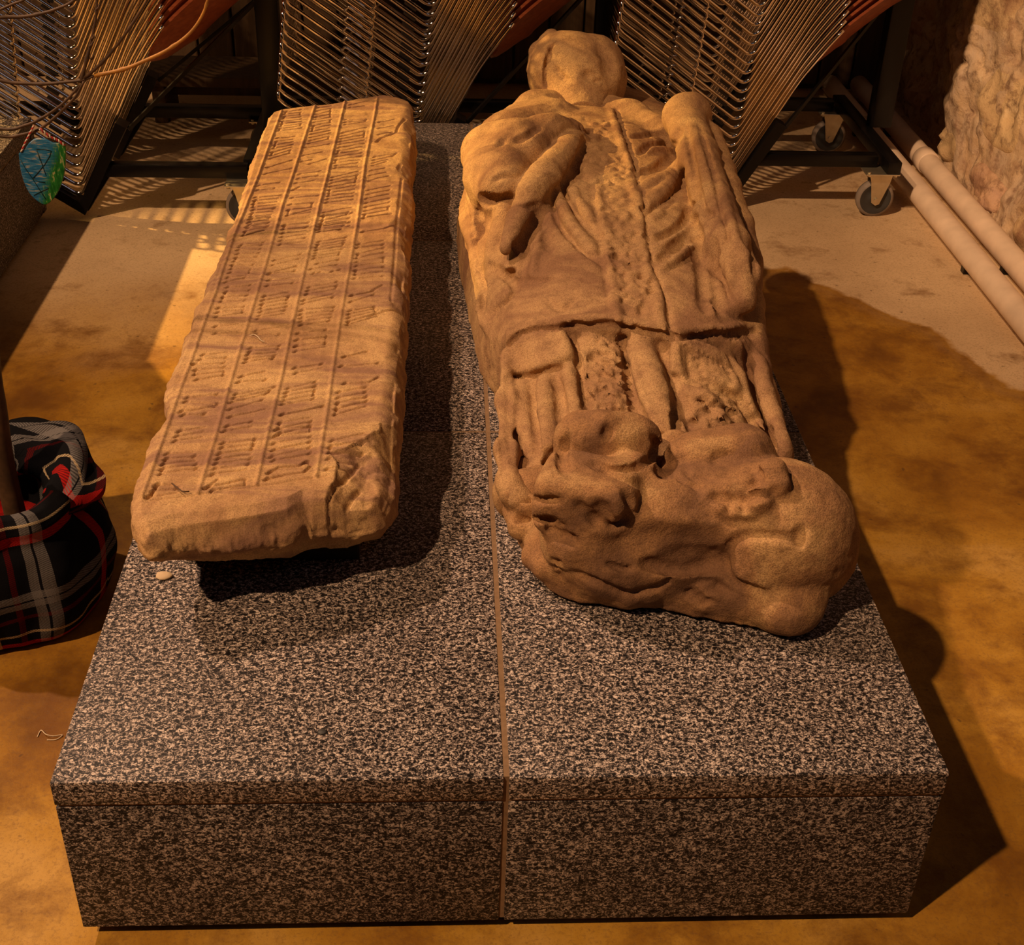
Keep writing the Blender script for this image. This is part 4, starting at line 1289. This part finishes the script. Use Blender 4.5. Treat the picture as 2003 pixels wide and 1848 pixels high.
for side, b_, Yp, pitch, n in SPOTS:
    for k in range(n):
        loc = Vector((b_[0], Yp, b_[2])) + pitch * k + Vector((rc.uniform(-1, 1) * 0.0004, rc.uniform(-1, 1) * 0.002, 0))
        if proto is None:
            proto = make_chair(loc); o = proto
        else:
            o = copy_tree(proto); o.location = loc
        o['label'] = f'{ORD[k]} chrome-framed chair from the bottom of the {side} stack'
        o['group'] = f'chairs in the {side} stack'


def caster(parent, x, y, rot=0.0, top=-0.135):
    R_ = 0.050
    zc = FZ + R_
    mm = Matrix.Translation((x, y, 0)) @ Matrix.Rotation(rot, 4, 'Z')
    def tr(mb_):
        mb_.V = [tuple(mm @ Vector(v)) for v in mb_.V]; return mb_
    f = MB()
    for sy in (-0.019, 0.017):
        pts = [(-0.030, top - 0.006), (0.034, top - 0.006), (0.030, top - 0.03), (0.010, zc - 0.012), (0.0, zc - 0.016), (-0.012, zc - 0.008), (-0.022, top - 0.030)]
        n = len(pts)
        V = [(p[0] + 0.0, sy, p[1]) for p in pts] + [(p[0], sy + 0.0025, p[1]) for p in pts]
        F = [tuple(range(n)), tuple(range(2 * n - 1, n - 1, -1))] + [(i, i + n, (i + 1) % n + n, (i + 1) % n) for i in range(n)]
        f.add(V, F)
    f.box((-0.032, -0.022, top - 0.010), (0.036, 0.022, top - 0.004), 0.001)
    f.cyl((0, -0.024, zc), (0, 0.024, zc), 0.006, 12)
    f.cyl((0, 0, top - 0.006), (0, 0, top - 0.002), 0.022, 20)
    fk = tr(f).build('caster_fork', M['zinc'], parent, False)
    wofs = 0.0
    wh = MB().lathe([(0.0, -0.013), (0.012, -0.013), (0.013, -0.010), (0.033, -0.009), (0.040, -0.0125), (0.0495, -0.010), (0.0495, 0.010), (0.040, 0.0125), (0.033, 0.009), (0.013, 0.010), (0.012, 0.013), (0.0, 0.013)], (wofs, 0, zc), 'y', 36)
    tr(wh)
    wo = mesh_obj('caster_wheel', np.array(wh.V) - np.array(parent.location), wh.F, M['rubber'], fk, True, False)
    ty = MB().lathe([(0.0425, -0.0128), (0.0500, -0.0105), (0.0512, 0), (0.0500, 0.0105), (0.0425, 0.0128)], (wofs, 0, zc), 'y', 36)
    tr(ty)
    mesh_obj('tyre', np.array(ty.V) - np.array(parent.location), ty.F, M['tread'], fk, True, False)
    pl = MB().box((-0.046, -0.040, top - 0.004), (0.046, 0.040, top), 0.001)
    for bx_, by_ in ((-0.036, -0.03), (0.036, -0.03), (-0.036, 0.03), (0.036, 0.03)):
        pl.cyl((bx_, by_, top - 0.009), (bx_, by_, top + 0.004), 0.005, 8)
    tr(pl)
    mesh_obj('mounting_plate', np.array(pl.V) - np.array(parent.location), pl.F, M['zinc'], fk, False, False)
    return fk


def trolley(b, Yp, xr, xpost, yf, yb, zr, label, cxs, upto):
    bx_, bz_ = b[0], b[2]
    r = empty('chair_trolley', ((bx_ + xr) / 2, (yf + yb) / 2, FZ)); tag(r, label, 'trolley', 'black chair trolleys by the back wall')
    h_ = 0.017
    x0 = bx_ + 0.055
    smooth_angle(MB().box((x0 + 0.02, yf - h_, zr - h_), (xr - 0.03, yf + h_, zr + h_), 0.003).build('front_rail', M['dark_metal'], r))
    smooth_angle(MB().box((x0 - 0.45, yb - h_, zr - h_), (xr - 0.03, yb + h_, zr + h_), 0.003).build('rear_rail', M['dark_metal'], r))
    for xs_ in (xr, x0 - 0.47):
        smooth_angle(MB().box((xs_ - h_ * 1.1, yf - 0.07, zr - h_), (xs_ + h_ * 1.1, yb + 0.05, zr + h_), 0.003).build('side_rail', M['dark_metal'], r))
    ym = (yf + yb) / 2
    smooth_angle(MB().box((xpost - 0.030, ym - 0.025, zr + h_), (xpost + 0.030, ym + 0.025, 1.15), 0.004).build('post', M['dark_metal'], r))
    ld = LARM.normalized(); ud = UPD
    for yy in (Yp, Yp + FAR):
        c = Vector((bx_, yy, bz_))
        dn = Vector((0, 0, -0.012))
        c0 = c + Vector((-0.001, 0, -0.024))
        nl = Vector((ld.z, 0, -ld.x)); nl = nl if nl.z < 0 else -nl
        nu = Vector((ud.z, 0, -ud.x)); nu = nu if nu.x > 0 else -nu
        La = c + ld * 0.20 + nl * 0.008; Lb = c + ld * 0.20 + nl * 0.032
        Ua = c + ud * 0.235 + nu * 0.008; Ub = c + ud * 0.235 + nu * 0.036
        Va = c + (nl + nu * 0.6) * 0.007; Vb = c + (nl * 1.0 + nu * 0.9) * 0.034
        pts = [La, Lb, Vb, Ub, Ua, Va]
        V = [p + Vector((0, -0.024, 0)) for p in pts] + [p + Vector((0, 0.024, 0)) for p in pts]
        F = [(0, 1, 2, 5), (5, 2, 3, 4), (6, 11, 8, 7), (11, 10, 9, 8)] + [(i, i + 6, (i + 1) % 6 + 6, (i + 1) % 6) for i in range(6)]
        smooth_angle(mesh_obj('cradle', V, F, M['dark_metal'], r, False))
        # bracing bar from the cradle to the post
        a = Ub + Vector((0.0, 0.0, -0.01)); t_ = Vector((xpost, ym, a.z + (xpost - a.x) * upto))
        MB().tube([a, t_], 0.0065, 4).build('brace', M['dark_metal'], r, False)
        MB().tube([Vb + Vector((0.0, 0, 0.01)), Vector((x0 + 0.03, yy, zr))], 0.011, 4).build('cradle_strut', M['dark_metal'], r, False)
    for cx_ in cxs:
        for cy_ in (yf - 0.03, yb):
            caster(r, cx_, cy_, 0.0, zr - h_)
    return r


zr3 = -0.118
trolley(SPOTS[2][1], Y3, 1.632, 1.672, 2.36, 2.84, zr3, 'black steel chair trolley beside the stone wall pipes', (1.605, 0.86), 1.0)
trolley(SPOTS[0][1], 2.25, -0.045, -0.030, 2.25, 2.73, -0.131, 'black steel chair trolley beyond the head of the inscribed slab', (-0.085, -0.95), 0.85)
trolley(SPOTS[1][1], 2.32, 0.92, 0.865, 2.34, 2.80, -0.125, 'black steel chair trolley hidden behind the head of the effigy', (0.88, -0.02), 0.9)

# low dark bench against the board wall
bn = empty('low_bench', (-0.2, 3.12, FZ)); tag(bn, 'low dark wooden bench standing behind the left trolley', 'bench')
smooth_angle(MB().box((-0.50, 3.0, -0.145), (0.5, 3.24, -0.115), 0.004).build('seat', M['bench'], bn))
for lx in (-0.45, 0.45):
    smooth_angle(MB().box((lx - 0.02, 3.02, FZ), (lx + 0.02, 3.22, -0.145), 0.003).build('leg', M['bench'], bn))
smooth_angle(MB().box((-0.45, 3.10, -0.20), (0.45, 3.13, -0.17), 0.003).build('stretcher', M['bench'], bn))

# ------------------------------------------------------------------ tartan wrapped pot
t = NT('tartan_wool')
uv = t.n('ShaderNodeUVMap').outputs[0]
wob = t.n('ShaderNodeTexNoise', inp={'Vector': uv, 'Scale': 4.0, 'Detail': 2.0}).outputs['Color']
uvw = t.n('ShaderNodeVectorMath', operation='ADD', inp={0: uv})
sc_ = t.n('ShaderNodeVectorMath', operation='SCALE', inp={0: wob}); sc_.inputs['Scale'].default_value = 0.03
t.t.links.new(sc_.outputs[0], uvw.inputs[1])
ux, uy, _ = t.sep(uvw.outputs[0])
BLK = (0.006, 0.006, 0.008); RED = (0.42, 0.012, 0.010); GRY = (0.17, 0.16, 0.16); CRM = (0.50, 0.38, 0.22); DRD = (0.09, 0.004, 0.004)


def sett(c, per, off):
    fr_ = t.math('FRACT', t.math('ADD', t.math('DIVIDE', c, per), off))
    return t.ramp(fr_, [(0.0, BLK), (0.26, RED), (0.36, BLK), (0.44, CRM), (0.462, BLK), (0.60, DRD), (0.64, BLK), (0.72, GRY), (0.78, BLK), (0.795, GRY), (0.86, BLK)], 'CONSTANT')


s1 = sett(ux, 0.24, 0.02); s2 = sett(uy, 0.22, 0.55)
tw = t.math('GREATER_THAN', t.math('FRACT', t.math('MULTIPLY', t.math('ADD', ux, uy), 260.0)), 0.5)
mixc = t.mix(tw, s1, s2)
mx2 = t.mix(0.35, mixc, t.mix(1.0, s1, s2, 'LIGHTEN'))
fz = t.noise(t.tc, 600, 2)
M['tartan'] = t.out(t.mix(0.35, mx2, fz, 'MULTIPLY'), 0.95, bump=fz, bs=0.3, bd=0.002, spec=0.08)

PC = (-0.265, 0.655)
bag = empty('tartan_pot_wrap', (PC[0], PC[1], FZ)); tag(bag, 'red and black tartan blanket wrapped round the pot of the bare twig tree', 'cloth')


def cloth(name, prof, nth, seed, amp):
    V = []; F = []; UVS = []
    arcl = 0; arcs = [0]
    for i in range(1, len(prof)):
        arcl += math.hypot(prof[i][0] - prof[i - 1][0], prof[i][1] - prof[i - 1][1]); arcs.append(arcl)
    for i, (r, h, lift) in enumerate(prof):
        for k in range(nth + 1):
            th = 2 * math.pi * k / nth
            P = np.array([[math.cos(th) * 1.5 + seed, math.sin(th) * 1.5, h * 6]])
            w1 = vnoise(P, 1.3, seed)[0]; w2 = vnoise(P, 3.1, seed + 3)[0]
            fold = 0.5 + 0.5 * math.sin(th * 7 + 3 * w1)
            up = 0.5 + 0.5 * math.sin(th - 0.2)
            rr = r + amp * (w1 * 0.9 + 0.35 * w2 + 0.5 * (fold - .5)) * min(1, (h - FZ) / 0.10 + 0.25)
            V.append((PC[0] + rr * math.cos(th), PC[1] + rr * math.sin(th) * 0.98, FZ + (h - FZ) * 0.86 + lift * (up * 0.012 + 0.014 * w1 + 0.006 * w2)))
            UVS.append((th * 0.165, arcs[i]))
    n1 = nth + 1
    for i in range(len(prof) - 1):
        for k in range(nth):
            F.append((i * n1 + k, i * n1 + k + 1, (i + 1) * n1 + k + 1, (i + 1) * n1 + k))
    o = mesh_obj(name, V, F, M['tartan'], bag, True)
    uvl = o.data.uv_layers.new(name='UVMap')
    for lp in o.data.loops: uvl.data[lp.index].uv = UVS[lp.vertex_index]
    return o


prof = [(0.0, FZ + 0.001, 0), (0.10, FZ + 0.001, 0), (0.135, FZ + 0.003, 0), (0.150, FZ + 0.015, 0), (0.158, FZ + 0.04, 0), (0.163, FZ + 0.08, 0), (0.165, FZ + 0.12, 0.1), (0.163, FZ + 0.16, 0.3), (0.155, FZ + 0.195, 0.5), (0.145, FZ + 0.215, 0.8),
        (0.146, FZ + 0.232, 1), (0.150, FZ + 0.246, 1), (0.148, FZ + 0.262, 1), (0.136, FZ + 0.272, 1), (0.120, FZ + 0.270, 1), (0.106, FZ + 0.258, 1), (0.098, FZ + 0.235, 0.9), (0.095, FZ + 0.20, 0.6), (0.092, FZ + 0.16, 0.3), (0.085, FZ + 0.12, 0.1), (0.0, FZ + 0.115, 0)]
fine_p = []
for i in range(len(prof) - 1):
    for q in range(4):
        t_ = q / 4; fine_p.append(tuple(prof[i][k] * (1 - t_) + prof[i + 1][k] * t_ for k in range(3)))
fine_p.append(prof[-1])
cloth('blanket', fine_p, 120, 5, 0.020)
# a second bunched fold lying over the back and right of the rim
V = []; F = []; UVS = []
npth = 60; nr = 16
for i in range(npth + 1):
    u_ = i / npth; th = math.radians(-35 + 215 * u_)
    rr = 0.118 + 0.010 * math.sin(u_ * 9)
    rad = 0.036 * math.sin(math.pi * min(1, max(0.02, u_))) ** 0.5 + 0.004
    cx_, cy_, cz_ = PC[0] + rr * math.cos(th), PC[1] + rr * math.sin(th), FZ + 0.212 + 0.012 * math.sin(th)
    for k in range(nr + 1):
        a = 2 * math.pi * k / nr
        dr = rad * (1 + 0.28 * math.sin(a * 3 + u_ * 14) + 0.12 * math.sin(a * 5 - u_ * 23))
        V.append((cx_ + dr * 1.25 * math.cos(a) * math.cos(th), cy_ + dr * 1.25 * math.cos(a) * math.sin(th), cz_ + dr * 0.9 * math.sin(a)))
        UVS.append((u_ * 0.42 + 0.03 * math.sin(a * 2), a * 0.036))
for i in range(npth):
    for k in range(nr): F.append((i * (nr + 1) + k, (i + 1) * (nr + 1) + k, (i + 1) * (nr + 1) + k + 1, i * (nr + 1) + k + 1))
o = mesh_obj('bunched_fold', V, F, M['tartan'], bag, True)
uvl = o.data.uv_layers.new(name='UVMap')
for lp in o.data.loops: uvl.data[lp.index].uv = UVS[lp.vertex_index]

# ------------------------------------------------------------------ bare twig tree, its branches reach in at the upper left
tree = empty('twig_tree', (-0.24, 0.655, FZ + 0.11)); tag(tree, 'bare twig tree standing in the tartan wrap, thin branches arching over the left chairs', 'tree')
YB = 0.95


def br(L, Y=YB, dy=0.0):
    return catmull([UY(a, b, Y + dy * k) for k, (a, b) in enumerate(L)], 5)


tp = [Vector((-0.232, 0.66, FZ + 0.116)), Vector(UY(8, 905, 0.66)), Vector(UY(-12, 760, 0.66)), Vector(UY(-60, 560, 0.68)), Vector((-0.42, 0.76, 0.42)), Vector((-0.46, 0.86, 0.52))]
tpp = catmull(tp, 6)
MB().tube(tpp, [0.017 - 0.009 * i / len(tpp) for i in range(len(tpp))], 12).build('trunk', M['bark'], tree)
ROOTB = tpp[-3]
BR = [([(-260, 60), (-120, 45), (0, 34), (43, 33), (79, 27), (112, 17), (148, -2), (200, -60)], .0030, 'bark', 0.0),
      ([(-260, 62), (-100, 60), (0, 19), (25, 8), (50, -2), (80, -25)], .0024, 'bark', 0.0),
      ([(-260, 66), (-120, 120), (0, 157), (45, 163), (90, 164), (135, 160), (160, 157), (185, 148)], .0032, 'bark', 0.0),
      ([(185, 148), (240, 136), (285, 118), (330, 96), (372, 64), (398, 25), (410, -20), (415, -90)], .0027, 'bark_lit', 0.0),
      ([(165, 153), (200, 122), (226, 92), (250, 60), (275, 22), (292, -10), (310, -70)], .0024, 'bark', -0.002),
      ([(158, 162), (170, 115), (180, 75), (188, 30), (190, -15)], .0026, 'bark', 0.003),
      ([(-260, 70), (-140, 220), (0, 252), (50, 245), (85, 229), (120, 205), (150, 175), (168, 156)], .0028, 'bark', 0.0),
      ([(-260, 72), (-150, 240), (0, 266), (40, 264), (75, 253), (100, 236), (130, 208), (150, 186), (164, 160)], .0028, 'bark', -0.002)]
for L, rad, mt, dy in BR:
    P_ = br(L, YB, dy)
    if L[0][0] < -200: P_ = catmull([ROOTB, (ROOTB + P_[0]) / 2 + Vector((0, 0, 0.01)), P_[0]], 4)[:-1] + P_
    n = len(P_)
    rr = []
    for i in range(n):
        b_ = rad * (1.15 - 0.55 * i / n)
        if i % 11 == 5: b_ *= 1.35
        rr.append(b_)
    MB().tube(P_, rr, 7).build('branch', M[mt], tree)
for (a, b) in ((189, 20), (176, 92), (179, 78), (178, 116)):
    p = Vector(UY(a, b, YB)); MB().tube([p, p + Vector((0.004, -0.002, 0.004)), p + Vector((0.006, -0.003, 0.009))], [0.0022, 0.0018, 0.0006], 6).build('bud', M['bark'], tree)

# ------------------------------------------------------------------ painted shield ornament on red and white twine
orn = empty('shield_ornament', tuple(UY(84, 330, YB - 0.012))); tag(orn, 'small blue and green painted shield hanging from a twig by red and white twine', 'ornament')
t = NT('shield_paint')
x, y, z = t.sep(t.tc)
dg = t.math('SUBTRACT', t.math('MULTIPLY', x, 1.0), t.math('ADD', t.math('MULTIPLY', z, -0.35), -0.004))
dg = t.math('ADD', t.math('MULTIPLY', t.math('SUBTRACT', x, t.math('MULTIPLY', z, 0.42)), 60.0), -0.1)
br_ = t.noise(t.mapv(t.tc, (90, 90, 26), rot=(0, 0.7, 0)), 3, 4, 0.6)
br2 = t.noise(t.mapv(t.tc, (20, 20, 110), rot=(0, 0.35, 0)), 3, 4, 0.6)
blue = t.ramp(br2, [(0.40, (0.012, 0.11, 0.26)), (0.54, (0.03, 0.21, 0.42)), (0.64, (0.40, 0.36, 0.26))])
green = t.ramp(br_, [(0.42, (0.005, 0.10, 0.012)), (0.58, (0.02, 0.20, 0.03)), (0.66, (0.45, 0.40, 0.18))])
fac = t.math('ADD', dg, t.math('MULTIPLY', t.math('SUBTRACT', br_, 0.5), 1.5), True)
M['shield'] = t.out(t.mix(fac, blue, green), 0.45, spec=0.4)
OUT = [(37, 300), (50, 287), (62, 275), (72, 270), (88, 271), (105, 279), (127, 281), (129, 310), (126, 340), (118, 366), (107, 386), (92, 399), (80, 397), (62, 382), (50, 362), (41, 332)]
O2 = np.array([p[:] for p in catmull([(a, b, 0) for a, b in OUT + [OUT[0]]], 3)])[:-1, :2]
V = []
nO = len(O2)
for (dy, s_) in ((-0.0022, 0.975), (-0.0012, 1.0), (0.0012, 1.0), (0.0022, 0.975)):
    for a, b in O2:
        a2 = 84 + (a - 84) * s_; b2 = 334 + (b - 334) * s_
        V.append(UY(a2, b2, YB - 0.012) + np.array([0, dy, 0]))
F = [tuple(range(nO))[::-1], tuple(3 * nO + k for k in range(nO))]
for q in range(3):
    for k in range(nO): F.append((q * nO + k, q * nO + (k + 1) % nO, (q + 1) * nO + (k + 1) % nO, (q + 1) * nO + k))
smooth_angle(mesh_obj('shield_plate', V, F, M['shield'], orn))
dk = plain('dark_scratch', (0.005, 0.035, 0.03), 0.5)
mbk = MB()
for L in ([(71, 292), (86, 292), (100, 295), (97, 305), (85, 325), (78, 312), (71, 292)], [(74, 298), (80, 315), (90, 343)], [(83, 326), (72, 340), (64, 349)], [(64, 349), (75, 355), (88, 357)], [(40, 312), (50, 330), (64, 350), (78, 372), (90, 390)], [(66, 382), (85, 372), (95, 368)]):
    mbk.tube([UY(a, b, YB - 0.0145) for a, b in L], 0.0006, 5)
mbk.build('scratched_drawing', dk, orn)
rdm = plain('red_twine', (0.45, 0.03, 0.02), 0.8); whm = plain('white_twine', (0.65, 0.55, 0.45), 0.8)
for L in ([(42, 296), (50, 278), (58, 262), (66, 246)], [(126, 284), (112, 274), (96, 266), (78, 252)]):
    P_ = catmull([UY(a, b, YB - 0.014) for a, b in L], 10)
    for mt, ph in ((rdm, 0), (whm, math.pi)):
        Q = []
        for i, p in enumerate(P_):
            a = ph + i * 1.1
            Q.append(p + Vector((math.cos(a) * 0.0011, math.sin(a) * 0.0011, math.cos(a) * 0.0008)))
        MB().tube(Q, 0.0012, 6).build('twine', mt, orn)

# ------------------------------------------------------------------ small litter
def thread(name, L, z, rad, mt, label, cat):
    P_ = catmull([U(a, b, z + dz) for a, b, dz in L], 6)
    o = MB().tube(P_, rad, 6).build(name, mt)
    tag(o, label, cat)


pale = plain('pale_thread', (0.62, 0.5, 0.34), 0.8)
zs = ZT + 0.003
thread('curled_thread', [(488, 657, 0), (497, 654, .002), (505, 659, .003), (511, 666, .001), (518, 668, 0)], zs, 0.0007, pale, 'pale curled thread lying on the inscribed slab', 'thread')
thread('floor_thread', [(73, 1441, 0), (80, 1428, .001), (90, 1436, .003), (105, 1439, .002), (122, 1437, .001), (110, 1446, 0), (92, 1447, 0)], FZ + 0.001, 0.0007, pale, 'pale looped thread on the floor left of the plinth front', 'thread')
twg = M['bark']
thread('dry_twig', [(336, 945, 0), (348, 955, .001), (358, 961, .002), (370, 961, 0)], zs, 0.0009, twg, 'tiny dark dry twig on the lower left of the inscribed slab', 'twig')


def chip(name, px, py, z, r, mt, label, cat, flat=0.25, seed=1):
    c = U(px, py, z)
    V = []; F = []
    n, mm_ = 10, 5
    for i in range(mm_ + 1):
        ph = math.pi * i / mm_
        for k in range(n):
            th = 2 * math.pi * k / n
            q = 1 + 0.3 * vnoise(np.array([[math.cos(th), math.sin(th), ph]]), 2.0, seed)[0]
            V.append((c[0] + r * q * math.sin(ph) * math.cos(th), c[1] + r * q * 0.8 * math.sin(ph) * math.sin(th), z + r * flat * (1 + math.cos(ph))))
    for i in range(mm_):
        for k in range(n): F.append((i * n + k, (i + 1) * n + k, (i + 1) * n + (k + 1) % n, i * n + (k + 1) % n))
    tag(mesh_obj(name, V, F, mt), label, cat)


chip('stone_chip', 320, 1128, 0.0, 0.011, plain('pale_chip', (0.60, 0.45, 0.28), 0.8), 'pale sandstone chip on the granite below the slab corner', 'chip')
chip('dark_crumb', 631, 1432, 0.0, 0.006, M['rubber'], 'dark crumb on the front left granite slab', 'crumb', 0.2, 5)
